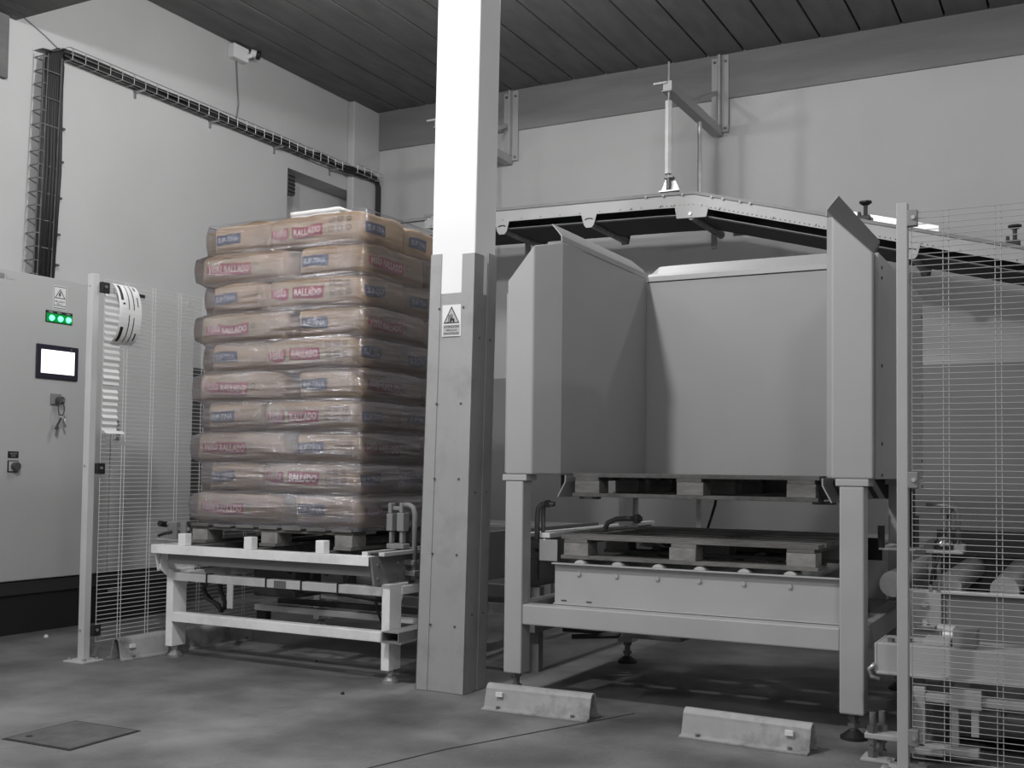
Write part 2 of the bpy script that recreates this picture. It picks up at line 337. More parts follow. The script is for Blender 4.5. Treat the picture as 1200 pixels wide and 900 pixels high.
pallet('lower of the two empty pallets in the grey machine, resting on its rollers', -1.525, 4.95, 0.616, 1.12, 1.05, 0.102, True, M['wood'], M['woodlight'])
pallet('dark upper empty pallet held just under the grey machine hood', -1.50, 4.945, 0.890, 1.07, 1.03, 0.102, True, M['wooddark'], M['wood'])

# ------------------------------------------------------------------ paper sacks
SL, SW, SH = 0.605, 0.41, 0.172
EX = 9.0
def warp(p, seed, amp):
    q = Vector(p)*7.0+Vector((seed*3.1, seed*1.7, 0)); n1 = noise.noise_vector(q)
    n2 = noise.noise_vector(Vector(p)*19.0+Vector((seed, 0, seed)))
    return Vector(p)+(n1*0.010+n2*0.0035)*amp
def pillow(u, v, h, c, o):          # distance from the centre plane at (u,v) of the other two half axes
    s = 1-abs(u/h[0])**EX-abs(v/h[1])**EX
    return c*max(s, 0.0)**(1/EX)
def sack_mesh(seed):
    n = 16; vs = {}; V = []; Fc = []
    hx, hy, hz = SL/2, SW/2, SH/2
    def P(i, j, k):
        key = (i, j, k)
        if key in vs: return vs[key]
        q = [2*i/n-1, 2*j/n-1, 2*k/n-1]
        q = [math.copysign(abs(a)**0.75, a) if abs(a) < 1 else a for a in q]
        s = sum(abs(a)**EX for a in q)**(1/EX)
        p = Vector((q[0]/s*hx, q[1]/s*hy, q[2]/s*hz))
        p = warp(p, seed, 1.0)
        vs[key] = len(V); V.append(tuple(p)); return vs[key]
    for a in range(n):
        for b in range(n):
            for k in (0, n):
                Fc.append((P(a, b, k), P(a+1, b, k), P(a+1, b+1, k), P(a, b+1, k)))
                Fc.append((P(a, k, b), P(a+1, k, b), P(a+1, k, b+1), P(a, k, b+1)))
                Fc.append((P(k, a, b), P(k, a+1, b), P(k, a+1, b+1), P(k, a, b+1)))
    return MB().add(V, Fc).mesh('sack')
def side_fn(seed, off):             # long side at -Y; u 0..1 along +X, v 0..1 up
    def fn(u, v, d=0.0):
        x = (u-0.5)*SL; z = (v-0.5)*SH
        y = -pillow(x, z, (SL/2, SH/2), SW/2, None)
        q = warp((x, y, z), seed, 1.0); return (q.x, q.y-off-d, q.z)
    return fn
def end_fn(seed, off, sgn):         # end face at sgn*X, seen from outside; u left to right
    def fn(u, v, d=0.0):
        y = (u-0.5)*SW*(1 if sgn > 0 else -1); z = (v-0.5)*SH
        x = sgn*pillow(y, z, (SW/2, SH/2), SL/2, None)
        q = warp((x, y, z), seed, 1.0); return (q.x+sgn*(off+d), q.y, q.z)
    return fn
def grid(fn, u0, u1, v0, v1, nu=8, nv=3):
    m = MB(); vs = [fn(u0+(u1-u0)*i/nu, v0+(v1-v0)*j/nv) for j in range(nv+1) for i in range(nu+1)]
    return m.add(vs, [(j*(nu+1)+i, j*(nu+1)+i+1, (j+1)*(nu+1)+i+1, (j+1)*(nu+1)+i) for j in range(nv) for i in range(nu)])
def word(s, fn, u0, u1, v0, v1, bold=0.0, slope=0.0):
    return text_on(s, lambda p, q: fn(u0+(u1-u0)*p+slope*q, v0+(v1-v0)*q), bold)
SACK = {}
for seed in (1, 2, 3):
    for kind in 'AB':
        d = dict(body=sack_mesh(seed)); f1, f2, f3 = side_fn(seed, 0.003), side_fn(seed, 0.0045), side_fn(seed, 0.006)
        r = (0.30, 0.62, 0.32, 0.67) if kind == 'A' else (0.27, 0.59, 0.28, 0.63)
        d['red'] = grid(f1, *r).mesh('red_panel')
        d['redtext'] = word('RALLADO', f2, r[0]+0.02, r[1]-0.02, r[2]+0.08, r[3]-0.07, 0.03).mesh('lettering')
        s0 = 0.06 if kind == 'A' else 0.09
        w = MB(); nu = 10                          # red brush stroke behind the handwritten word
        vs = []
        for i in range(nu+1):
            t = i/nu; lo = 0.33+0.05*math.cos(t*5)-0.03*t+0.02; hi = 0.60+0.06*math.sin(t*9)
            vs += [f1(s0+t*0.20, lo), f1(s0+t*0.20, hi)]
        w.add(vs, [(2*i, 2*i+2, 2*i+3, 2*i+1) for i in range(nu)])
        d['script'] = w.mesh('script_stroke')
        d['scripttext'] = word('Veska', f2, s0+0.01, s0+0.17, 0.40, 0.66, 0.012, 0.015).mesh('script_word')
        ic = MB()
        if kind == 'A':
            for a in range(3):
                for b in range(2):
                    u0 = 0.68+a*0.085; v0 = 0.38+b*0.27; pts = [(u0, v0), (u0+0.05, v0), (u0+0.05, v0+0.17), (u0, v0+0.17)]
                    if (a, b) == (2, 1): pts = [(u0+0.025+0.025*math.cos(q), v0+0.085+0.085*math.sin(q)) for q in [i*math.pi/5 for i in range(10)]]
                    mm = ring(pts, 0.28, lambda p, q, dd: f1(p, q)); ic.add(mm.v, mm.f)
                    rect(ic, lambda p, q, dd: f1(p, q), u0+0.017, u0+0.033, v0+0.04, v0+0.09)
        else:
            pts = [(0.64+0.022*math.cos(i*math.pi/6), 0.52+0.085*math.sin(i*math.pi/6)) for i in range(12)]
            mm = ring(pts, 0.3, lambda p, q, dd: f1(p, q)); ic.add(mm.v, mm.f)
            uv, fs = text_mesh('HARINA DE PAN'); ic.add([f1(0.27+0.31*p, 0.74+0.06*q) for p, q in uv], fs)
        d['icons'] = ic.mesh('printed_icons')
        for sgn, nm in ((1, 'endp'), (-1, 'endm')):
            e1, e2 = end_fn(seed, 0.003, sgn), end_fn(seed, 0.0045, sgn)
            d[nm] = grid(e1, 0.09, 0.49, 0.36, 0.68).mesh('end_label'); d[nm+'t'] = word('SUP-TINA', e2, 0.125, 0.455, 0.44, 0.60, 0.015).mesh('lettering')
        SACK[seed, kind] = d
for (s, k_), d in SACK.items():
    for nm, mm in (('body', 'kraft'), ('red', 'red'), ('redtext', 'redwhite'), ('script', 'red'), ('scripttext', 'redwhite'), ('icons', 'inkb'), ('endp', 'blue'), ('endm', 'blue'), ('endpt', 'bluewhite'), ('endmt', 'bluewhite')):
        d[nm].materials.append(M[mm])
    for p in d['body'].polygons: p.use_smooth = True
ORD = ['top', 'second', 'third', 'fourth', 'fifth', 'sixth', 'seventh', 'eighth', 'ninth', 'bottom']
def sack(x, y, z, rot, seed, kind, label, prints):
    d = SACK[seed, kind]
    t = link('paper_sack', d['body'], None); t.location = (x, y, z); t.rotation_euler = (random.uniform(-.01, .01), random.uniform(-.012, .012), rot+random.uniform(-.012, .012))
    t['_local'] = 1; tag(t, label, 'sack', 'sacks stacked on the pallet')
    if 'side' in prints:
        p = link('red_panel', d['red'], None, t); link('lettering', d['redtext'], None, p)
        p = link('script_stroke', d['script'], None, t); link('script_word', d['scripttext'], None, p)
        link('printed_icons', d['icons'], None, t)
    for e in ('endp', 'endm'):
        if e in prints:
            p = link('end_label', d[e], None, t); link('lettering', d[e+'t'], None, p)
    return t
STX0, STX1, STY0, STZ0, LH = -4.175, -3.175, 4.40, 0.713, 0.1563
for L in range(10):
    z = STZ0+LH*(9-L)+LH/2; o_ = ORD[L]; A = L % 2 == 0
    lay = '%s layer of the wrapped stack' % o_
    def j(): return random.uniform(-.006, .006)
    if A:
        x0 = STX0+0.02
        sack(x0+SW/2+j(), STY0+SL/2+j(), z, -math.pi/2, 1+L % 3, 'A', 'front left sack lying end-on in the '+lay, ('endp',))
        sack(x0+SW/2+j(), STY0+SL*1.5+j(), z, -math.pi/2, 1+(L+1) % 3, 'A', 'rear left sack lying end-on in the '+lay, ())
        for i in range(3):
            sack(STX1-SL/2+j(), STY0+SW*(i+0.5)-0.008*i+j(), z, 0, 1+(L+i) % 3, 'A', ('front right sack showing its red printed side in the ', 'middle right sack showing a blue end label in the ', 'rear right sack behind the middle one in the ')[i]+lay, ('side', 'endp') if i == 0 else ('endp',))
    else:
        x0 = STX0-0.055
        for i in range(3):
            sack(x0+SL/2+j(), STY0+SW*(i+0.5)-0.008*i+j(), z, 0, 1+(L+i) % 3, 'B', ('front left sack showing its red printed side in the ', 'middle left sack behind the front one in the ', 'rear left sack at the back of the ')[i]+lay, ('side',) if i == 0 else ())
        for i in range(2):
            sack(STX1-SW/2+j()+0.008, STY0+SL*(i+0.5)+j(), z, math.pi/2, 1+(L+i) % 3, 'B', ('front right sack showing a blue end label in the ', 'rear right sack showing its long side in the ')[i]+lay, ('side', 'endm') if i == 0 else ('side',))
# stretch film round the load
def film():
    nz = 9; rows = []; zs = []
    per = []
    def loop(x0, x1, y0, y1, r, n=14):
        pts = []
        def seg(ax, ay, bx_, by): 
            for i in range(n): pts.append((ax+(bx_-ax)*i/n, ay+(by-ay)*i/n))
        def arc(cx_, cy_, a0):
            for i in range(4): a = a0+i/4*math.pi/2; pts.append((cx_+r*math.cos(a), cy_+r*math.sin(a)))
        seg(x0+r, y0, x1-r, y0); arc(x1-r, y0+r, -math.pi/2); seg(x1, y0+r, x1, y1-r); arc(x1-r, y1-r, 0)
        seg(x1-r, y1, x0+r, y1); arc(x0+r, y1-r, math.pi/2); seg(x0, y1-r, x0, y0+r); arc(x0+r, y0+r, math.pi); return pts
    V = []; n = None
    levels = []
    for L in range(9, -1, -1):
        zb = STZ0+LH*(9-L); A = L % 2 == 0
        for i in range(nz):
            t = i/nz; b = math.sin(math.pi*t)**0.4; levels.append((zb+LH*t, A, b, L))
    levels.insert(0, (STZ0-0.018, True, 0.0, 9)); levels.append((STZ0+LH*10+0.004, True, 0.25, 0)); levels.append((STZ0+LH*10+0.012, True, -1.2, 0))
    for z, A, b, L in levels:
        ins = 0.020*(1-b)-0.026
        xl = (STX0+0.02) if A else (STX0-0.055)
        # the film bridges between a wide layer and the narrower ones
        if not A and b < 0.5: xl += 0.028*(0.5-b)*2
        if A and b < 0.5: xl -= 0.02*(0.5-b)*2
        pts = loop(xl+ins, STX1+0.014-ins, STY0+ins, STY0+1.2-ins, 0.03)
        n = len(pts)
        for q in pts:
            d = noise.noise_vector(Vector((q[0]*5, q[1]*5, z*9)))*0.005+noise.noise_vector(Vector((q[0]*16, q[1]*16, z*30)))*0.002
            V.append((q[0]+d.x, q[1]+d.y, z+d.z*0.5))
    Fc = [(r*n+i, r*n+(i+1) % n, (r+1)*n+(i+1) % n, (r+1)*n+i) for r in range(len(levels)-1) for i in range(n)]
    o = MB().add(V, Fc).build('stretch_film', M['film'], None, 0, True)
    tag(o, 'clear stretch film wrapped round the whole stack of paper sacks', 'plastic wrap')
film()
ps = thing('plastic_sheet', (-3.5, 4.6, 2.278), 'folded white plastic sheet lying on top of the wrapped stack', 'sheet')
m_ = MB(); nx, ny = 14, 8
for k_, (dz, th) in enumerate(((0.0, 0.022), (0.024, 0.018))):
    vs = []
    for s in (0, 1):
        for jj in range(ny+1):
            for ii in range(nx+1):
                x = -3.66+0.31*ii/nx; y = 4.45+0.36*jj/ny
                zz = 2.274+dz+s*th+0.008*noise.noise(Vector((x*9, y*9, k_*4)))
                vs.append((x+0.012*noise.noise(Vector((x*3, y*14, 3+k_))), y, zz))
    G = (nx+1)*(ny+1); fs = []
    for jj in range(ny):
        for ii in range(nx):
            a = jj*(nx+1)+ii; fs += [(a, a+nx+1, a+nx+2, a+1), (G+a, G+a+1, G+a+nx+2, G+a+nx+1)]
    rim = [i for i in range(nx+1)]+[(jj+1)*(nx+1)-1 for jj in range(1, ny+1)]+[ny*(nx+1)+i for i in range(nx-1, -1, -1)]+[jj*(nx+1) for jj in range(ny-1, 0, -1)]
    fs += [(rim[i], rim[(i+1) % len(rim)], G+rim[(i+1) % len(rim)], G+rim[i]) for i in range(len(rim))]
    MB().add(vs, fs).build('sheet_fold', M['paper'], ps, 0, True)

# ------------------------------------------------------------------ grey pallet machine (right)
PM = thing('pallet_magazine', (-1.52, 4.9, 0), 'grey pallet machine with tall open-fronted hood on four square legs', 'machine')
def hoodside(name, xo, xf, xi, s):
    pts = [(xo, 4.30), (xf, 4.30), (xi, 4.45), (xi, 5.50), (xo, 5.50)]; zt = [1.842, 1.995, 2.03, 2.03, 1.842]
    vs = [(p[0], p[1], 0.984) for p in pts]+[(p[0], p[1], z) for p, z in zip(pts, zt)]
    fs = [(i, (i+1) % 5, 5+(i+1) % 5, 5+i) for i in range(5)]+[(4, 3, 2, 1, 0), (5, 6, 9), (6, 7, 8), (6, 8, 9)]
    return MB().add(vs, fs).build(name, M['hood'], PM, 0.008, False, 3)
hoodside('hood_side', -2.304, -2.174, -2.105, -1)
hoodside('hood_side', -0.737, -0.890, -0.940, 1)
box('outer_panel', M['hood'], PM, -2.327, -2.304, 4.335, 5.49, 0.99, 1.795, 0.004)
box('outer_panel', M['hood'], PM, -0.737, -0.722, 4.335, 5.55, 0.985, 1.848, 0.003)
scw = MB()
for z in (1.80, 1.76, 1.42, 1.12, 1.0):
    scw.cyl((-0.722, 4.40, z), (-0.718, 4.40, z), 0.006, 8); scw.cyl((-0.722, 5.50, z-0.05), (-0.718, 5.50, z-0.05), 0.006, 8)
scw.build('panel_screws', M['darkp'], PM)['kind'] = 'stuff'
box('hood_back', M['hoodin'], PM, -2.11, -0.935, 5.503, 5.523, 0.984, 2.014, 0.002)
box('hood_seam', M['joint'], PM, -2.105, -0.94, 5.5022, 5.504, 2.008, 2.013)
def lipprof(x, s): return [(x, 2.028), (x+s*0.001, 2.052), (x+s*0.016, 2.072), (x+s*0.048, 2.108)]
def lip(xi, s):
    prof = lipprof(xi, s); n = len(prof); V = []; Fc = []
    ys = [4.43+1.04*i/12 for i in range(13)]
    for yv in ys:
        k_ = 1.0
        e = 5.47-yv
        if e < 0.09: k_ = 0.35+0.65*math.sqrt(max(0, 1-((0.09-e)/0.09)**2))
        for i, (x, z) in enumerate(prof):
            V.append((xi+(x-xi)*(k_ if i == n-1 else 1), yv, 2.028+(z-2.028)*(k_ if i == n-1 else 1)))
    m = len(ys)
    Fc = [(r*n+i, r*n+i+1, (r+1)*n+i+1, (r+1)*n+i) for r in range(m-1) for i in range(n-1)]
    o = MB().add(V, Fc).build('hood_lip', M['hood'], PM); sd = o.modifiers.new('t', 'SOLIDIFY'); sd.thickness = 0.005; return o
lip(-2.104, -1); lip(-0.941, 1)
def backlip():
    prof = [(5.504, 2.014), (5.505, 2.038), (5.518, 2.052), (5.556, 2.098)]; V = []; xs = [-2.10+1.15*i/24 for i in range(25)]; n = 4
    for xv in xs:
        e = min(xv+2.10, -0.95-xv); k_ = 1 if e > 0.07 else 0.3+0.7*math.sqrt(max(0, 1-((0.07-e)/0.07)**2))
        for i, (y, z) in enumerate(prof): V.append((xv, 5.504+(y-5.504)*(k_ if i == 3 else 1), 2.014+(z-2.014)*(k_ if i == 3 else 1)))
    Fc = [(r*n+i, r*n+i+1, (r+1)*n+i+1, (r+1)*n+i) for r in range(24) for i in range(3)]
    o = MB().add(V, Fc).build('hood_lip', M['hood'], PM); sd = o.modifiers.new('t', 'SOLIDIFY'); sd.thickness = 0.005
backlip()
def foot(parent, x, y, ztop, r=0.05, m1='rust', m2='black'):
    f = MB().cyl((x, y, 0.02), (x, y, ztop), 0.015, 10).cyl((x, y, 0.045), (x, y, 0.062), 0.024, 6).cyl((x, y, ztop-0.018), (x, y, ztop), 0.024, 6).build('levelling_foot', M[m1], parent)
    MB().cyl((x, y, 0.0), (x, y, 0.012), r, 20).cyl((x, y, 0.012), (x, y, 0.034), r*0.95, 20, r*0.4).build('foot_pad', M[m2], f)
for nm, x0, x1, y0, y1, zb in (('L', -2.304, -2.217, 4.303, 4.39, 0.115), ('R', -0.862, -0.771, 4.303, 4.39, 0.098), ('BL', -2.226, -2.14, 5.42, 5.50, 0.11), ('BR', -0.86, -0.775, 5.42, 5.50, 0.11)):
    lg = box('leg', M['frame'], PM, x0, x1, y0, y1, zb, 0.957, 0.006)
    box('leg_cap', M['frame'], lg, x0-0.014, x1+0.018, y0-0.004, y1+0.012, 0.957, 0.984, 0.003)
    foot(PM, (x0+x1)/2, (y0+y1)/2, zb)
box('front_rail', M['frame'], PM, -2.217, -0.862, 4.308, 4.385, 0.330, 0.418, 0.006)
box('rear_rail', M['frame'], PM, -2.14, -0.86, 5.43, 5.49, 0.33, 0.418, 0.006)
box('side_rail', M['frame'], PM, -2.295, -2.225, 4.39, 5.42, 0.33, 0.418, 0.006)
box('side_rail', M['frame'], PM, -0.855, -0.78, 4.39, 5.42, 0.33, 0.418, 0.006)
rp = MB().box(-2.103, -0.868, 4.398, 4.406, 0.4195, 0.600).box(-2.108, -0.868, 4.372, 4.406, 0.594, 0.600).box(-2.103, -0.868, 4.380, 4.406, 0.4195, 0.424).build('roller_side_plate', M['frame'], PM, 0.0015)
MB().box(-2.103, -0.868, 5.40, 5.408, 0.4195, 0.600).build('roller_side_plate', M['frame'], PM)
box('rear_dark_plate', M['black'], PM, -2.06, -0.90, 5.49, 5.497, 0.56, 0.70)  # black plate added to darken the gap inside the lower pallet
box('rear_cross_beam', M['darkp'], PM, -2.14, -0.86, 5.475, 5.50, 0.888, 0.984)
RX = [-1.99, -1.815, -1.63, -1.448, -1.262, -1.075]
for x in RX:
    r = MB().cyl((x, 4.41, 0.583), (x, 5.398, 0.583), 0.031, 16).build('roller', M['bright'], PM, 0, 'auto')
    MB().cyl((x+0.004, 4.398, 0.556), (x+0.004, 4.390, 0.556), 0.010, 6).build('roller_bolt', M['frame'], r)
md = MB()
for x in (-2.07, -1.95):
    for i in range(3): md.box(x+i*0.009, x+i*0.009+0.006, 4.396, 4.3985, 0.433, 0.439)
md.build('stencil_marks', M['ink'], PM)
def guide(x, s):
    prof = [(x, 0.984), (x, 0.955), (x-s*0.036, 0.888)]
    o = MB().ribbon(prof, 'y', 4.43, 4.62, 0.005).build('guide_plate', M['hood'], PM); MB().ribbon(prof, 'y', 5.2, 5.35, 0.005).build('guide_plate', M['hood'], PM)
    box('lift_block', M['darkp'], PM, min(x-s*0.02, x-s*0.11), max(x-s*0.02, x-s*0.11), 4.62, 4.72, 0.915, 0.984, 0.004)
guide(-2.075, 1); guide(-0.955, -1)
for xx in (-2.035, -0.985):
    for yy in (4.62, 5.28): box('support_finger', M['darkp'], PM, xx-0.045, xx+0.045, yy-0.02, yy+0.02, 0.876, 0.889)
box('rear_post', M['steel'], PM, -1.822, -1.798, 5.49, 5.502, 0.40, 0.984)
MB().tube([(-1.70, 5.44, 0.88), (-1.705, 5.44, 0.84), (-1.73, 5.44, 0.76), (-1.75, 5.44, 0.70), (-1.76, 5.44, 0.45)], 0.007).build('sensor_cable', M['rubber'], PM)
box('sensor_head', M['greyp'], PM, -1.725, -1.675, 5.42, 5.46, 0.865, 0.93, 0.004)
# sensor stand inside the left leg
sb = MB().tube([(-2.268, 4.55, 0.50), (-2.268, 4.55, 0.80), (-2.262, 4.55, 0.832), (-2.245, 4.55, 0.848), (-2.225, 4.55, 0.851), (-2.182, 4.55, 0.851)], 0.012, 10).build('sensor_pipe', M['rust'], PM, 0, True)
MB().tube([(-2.242, 4.56, 0.64), (-2.242, 4.56, 0.845)], 0.010, 10).build('sensor_pipe', M['rust'], PM, 0, True)
box('pipe_clamp', M['darkp'], PM, -2.292, -2.225, 4.525, 4.575, 0.645, 0.675, 0.003)
box('pipe_clamp', M['darkp'], PM, -2.28, -2.20, 4.52, 4.57, 0.60, 0.632, 0.003)
MB().cyl((-2.225, 4.55, 0.851), (-2.205, 4.55, 0.851), 0.017, 12).build('photocell', M['darkp'], PM)
MB().cyl((-2.222, 4.535, 0.655), (-2.214, 4.535, 0.655), 0.042, 16).build('reflector', M['bright'], PM)
# left outfeed rails and inner parts under the hood
box('inner_rail', M['white'], PM, -2.215, -2.165, 4.47, 5.40, 0.700, 0.722, 0.002)
box('inner_plate', M['hood'], PM, -2.205, -2.115, 4.445, 4.452, 0.60, 0.695, 0.002)
MB().tube([(-2.13, 5.02, 0.72), (-2.12, 5.03, 0.75), (-2.085, 5.05, 0.768), (-2.04, 5.07, 0.772), (-1.96, 5.08, 0.772)], 0.013, 10).build('air_pipe', M['greyp'], PM, 0, True)
box('pipe_joint', M['rust'], PM, -1.995, -1.975, 5.058, 5.105, 0.75, 0.794, 0.004)
box('drive_box', M['greyp'], PM, -2.0, -1.72, 4.95, 5.38, 0.30, 0.40, 0.006)
box('cross_member', M['greyp'], PM, -2.14, -0.86, 4.86, 4.94, 0.40, 0.46, 0.005)
MB().tube([(-2.25, 4.8, 0.25), (-2.1, 4.85, 0.245), (-1.98, 4.95, 0.27), (-1.8, 5.0, 0.30)], 0.014).build('hose', M['rubber'], PM, 0, True)
MB().tube([(-2.25, 4.9, 0.20), (-2.05, 4.98, 0.21), (-1.9, 5.05, 0.28)], 0.012).build('hose', M['rubber'], PM, 0, True)
MB().tube([(-1.75, 5.1, 0.27), (-1.4, 5.12, 0.26), (-1.0, 5.1, 0.27), (-0.8, 5.1, 0.29)], 0.012).build('hose', M['rubber'], PM, 0, True)
box('floor_box', M['greyp'], PM, -2.08, -1.72, 4.98, 5.3, 0.205, 0.30, 0.004)

# ------------------------------------------------------------------ white pallet conveyor (left, under the stack)
CV = thing('pallet_conveyor', (-3.64, 5.0, 0), 'white steel pallet conveyor under the wrapped stack of sacks', 'conveyor')
MB().prism([(4.195, 0.553), (4.195, 0.597), (4.25, 0.597), (4.25, 0.592), (4.2, 0.592), (4.2, 0.553)], 'x', -4.322, -2.956).build('deck_beam', M['white'], CV, 0.001)
box('beam_web', M['greyp'], CV, -4.25, -2.975, 4.245, 4.252, 0.50, 0.592)
tp = box('tape_mark', M['paper'], CV, -3.985, -3.963, 4.1935, 4.195, 0.553, 0.597)
MB().box(-3.52, -3.513, 4.1935, 4.195, 0.558, 0.59).box(-3.513, -3.5, 4.1935, 4.195, 0.558, 0.565).build('paint_mark', M['paper'], CV)
for x0 in (-4.14, -3.705, -3.265): box('stop_block', M['white'], CV, x0, x0+0.05, 4.20, 4.245, 0.5975, 0.659, 0.003)
for x0, x1 in ((-4.315, -4.305), (-2.958, -2.946)):
    pl = MB().prism([(4.205, 0.592), (4.235, 0.46), (4.6, 0.46), (5.9, 0.46), (5.9, 0.596), (4.205, 0.596)], 'x', x0, x1).build('side_plate', M['white'] if x0 < -4 else M['greyp'], CV, 0.001)
    hb = MB()
    for yy in (4.26, 4.42, 4.75, 5.2):
        for zz in (0.49, 0.555): hb.cyl((x1, yy, zz), (x1+0.006, yy, zz), 0.008, 8)
    hb.build('bolt_heads', M['steel'], pl)['kind'] = 'stuff'
for x0 in (-3.025, -2.93): box('chain_rail', M['bright'], CV, x0, x0+0.032, 4.24, 5.92, 0.597, 0.614, 0.001)
box('chain_rail_web', M['black'], CV, -2.99, -2.935, 4.262, 5.9, 0.598, 0.606)
for x0 in (-4.12, -3.74, -3.34): box('chain_track', M['rust'], CV, x0, x0+0.05, 4.26, 5.9, 0.545, 0.597, 0.002)
for x0 in (-3.98, -3.30): box('deck_panel', M['greyp'], CV, x0, x0+0.27, 4.62, 5.6, 0.50, 0.535, 0.003)
for x0, x1 in ((-4.322, -4.275), (-2.957, -2.912)):
    for y0 in (4.31, 5.55):
        sgn = 1
        MB().prism([(y0, 0.06), (y0, 0.44), (y0-0.05 if y0 > 5 else y0-0.012, 0.462), (y0+0.16, 0.462), (y0+0.115, 0.40), (y0+0.10, 0.37), (y0+0.10, 0.06)], 'x', x0, x1).build('leg', M['white'], CV, 0.003)
        foot(CV, (x0+x1)/2, y0+0.05, 0.065, 0.04, 'steel', 'steel')
MB().prism([(4.25, 0.60), (4.235, 0.47), (4.30, 0.42), (4.40, 0.42), (4.40, 0.5)], 'x', -4.30, -4.294).build('gusset', M['white'], CV)
box('upper_rail', M['white'], CV, -4.275, -2.957, 4.308, 4.352, 0.405, 0.447, 0.003)
box('lower_rail', M['white'], CV, -4.275, -2.957, 4.304, 4.36, 0.191, 0.239, 0.003)
box('rail_patch', M['greyp'], CV, -3.60, -3.525, 4.3065, 4.309, 0.407, 0.443)
for xx in (-4.045, -3.655, -3.435, -3.215): MB().box(xx, xx+0.008, 4.304, 4.356, 0.401, 0.451).build('cable_tie', M['rubber'], CV)
box('rear_rail', M['white'], CV, -4.275, -2.957, 5.56, 5.62, 0.19, 0.24, 0.003)
box('cross_beam', M['white'], CV, -4.20, -2.96, 4.86, 4.92, 0.198, 0.232, 0.003)
box('beam_support', M['black'], CV, -4.19, -4.12, 4.87, 4.91, 0.14, 0.198)
box('cross_cover', M['darkp'], CV, -4.1, -2.98, 4.94, 5.0, 0.235, 0.262)
for x0 in (-4.3, -2.95): box('side_rail', M['white'], CV, x0, x0+0.04, 4.41, 5.55, 0.405, 0.447, 0.003)
box('cable_bracket', M['white'], CV, -4.17, -4.13, 4.60, 4.61, 0.235, 0.40, 0.002)
box('motor_cover', M['darkp'], CV, -4.09, -3.80, 4.72, 5.02, 0.30, 0.50, 0.01)
box('gear_box', M['greyp'], CV, -3.62, -3.47, 4.7, 4.9, 0.33, 0.53, 0.015)
MB().cyl((-3.43, 4.82, 0.42), (-3.14, 4.82, 0.42), 0.058, 18).build('drive_motor', M['greyp'], CV, 0, 'auto')
MB().cyl((-4.1, 4.55, 0.52), (-3.05, 4.55, 0.52), 0.02, 12).build('drive_shaft', M['steel'], CV, 0, 'auto')
def hang(pts, r=0.010): MB().tube(pts, r).build('cable', M['rubber'], CV, 0, True)
hang([(-4.06, 4.40, 0.43), (-4.12, 4.40, 0.40), (-4.16, 4.41, 0.36), (-4.13, 4.41, 0.31), (-4.06, 4.42, 0.28), (-4.04, 4.42, 0.245)], 0.012)
hang([(-4.20, 4.45, 0.39), (-4.18, 4.45, 0.33), (-4.1, 4.44, 0.28), (-4.05, 4.44, 0.242)], 0.010)
hang([(-4.04, 4.40, 0.44), (-4.03, 4.40, 0.36), (-4.01, 4.41, 0.30), (-4.02, 4.42, 0.26)], 0.012)
hang([(-4.1, 4.42, 0.42), (-4.05, 4.42, 0.425), (-3.95, 4.42, 0.40), (-3.9, 4.42, 0.42)], 0.008)
hang([(-3.66, 4.42, 0.41), (-3.5, 4.43, 0.385), (-3.3, 4.43, 0.39), (-3.1, 4.43, 0.375), (-2.97, 4.43, 0.38)], 0.008)
hang([(-3.66, 4.44, 0.40), (-3.52, 4.44, 0.37), (-3.4, 4.44, 0.40), (-3.3, 4.44, 0.38), (-3.0, 4.44, 0.36)], 0.007)
hang([(-3.64, 4.45, 0.47), (-3.58, 4.45, 0.50), (-3.5, 4.45, 0.525), (-3.44, 4.45, 0.50), (-3.38, 4.45, 0.47)], 0.008)
hang([(-3.63, 4.46, 0.46), (-3.6, 4.5, 0.52), (-3.58, 4.5, 0.55)], 0.007)
hang([(-3.44, 4.40, 0.45), (-3.44, 4.42, 0.54)], 0.009)
hang([(-3.22, 4.40, 0.45), (-3.22, 4.42, 0.52)], 0.008)
hang([(-3.08, 4.43, 0.40), (-3.075, 4.44, 0.33), (-3.06, 4.45, 0.28), (-3.05, 4.46, 0.24)], 0.007)
hang([(-2.93, 4.6, 0.40), (-2.90, 4.6, 0.30), (-2.88, 4.6, 0.25)], 0.007)
q = MB().box(-2.914, -2.820, 4.25, 4.95, 0.205, 0.209).box(-2.914, -2.820, 4.25, 4.95, 0.248, 0.252).box(-2.914, -2.910, 4.25, 4.95, 0.209, 0.248).box(-2.824, -2.820, 4.25, 4.95, 0.209, 0.248).build('square_tube', M['greyp'], CV)
box('tube_flange', M['steel'], CV, -2.93, -2.81, 4.258, 4.9, 0.198, 0.2045)
# photocell holders at both ends of the conveyor
def block(n, x0, x1, y0, y1, z0, z1, m='greyp'): return box(n, M[m], CV, x0, x1, y0, y1, z0, z1, 0.004)
block('sensor_plate', -4.50, -4.26, 4.40, 4.50, 0.598, 0.612, 'steel'); block('sensor_block', -4.43, -4.37, 4.42, 4.46, 0.612, 0.70); block('sensor_block', -4.345, -4.305, 4.42, 4.46, 0.612, 0.70)
block('sensor_bar', -4.45, -4.29, 4.43, 4.455, 0.655, 0.675)
MB().cyl((-4.475, 4.40, 0.692), (-4.475, 4.45, 0.685), 0.016, 12).build('sensor_eye', M['black'], CV)
MB().tube([(-4.455, 4.44, 0.688), (-4.41, 4.44, 0.69)], 0.009).build('sensor_stem', M['greyp'], CV)
MB().tube([(-4.31, 4.44, 0.70), (-4.28, 4.44, 0.69), (-4.262, 4.44, 0.66), (-4.258, 4.44, 0.61)], 0.010).build('cable', M['rubber'], CV, 0, True)
MB().tube([(-4.40, 4.42, 0.65), (-4.46, 4.41, 0.635), (-4.49, 4.41, 0.625)], 0.008).build('cable', M['rubber'], CV, 0, True)
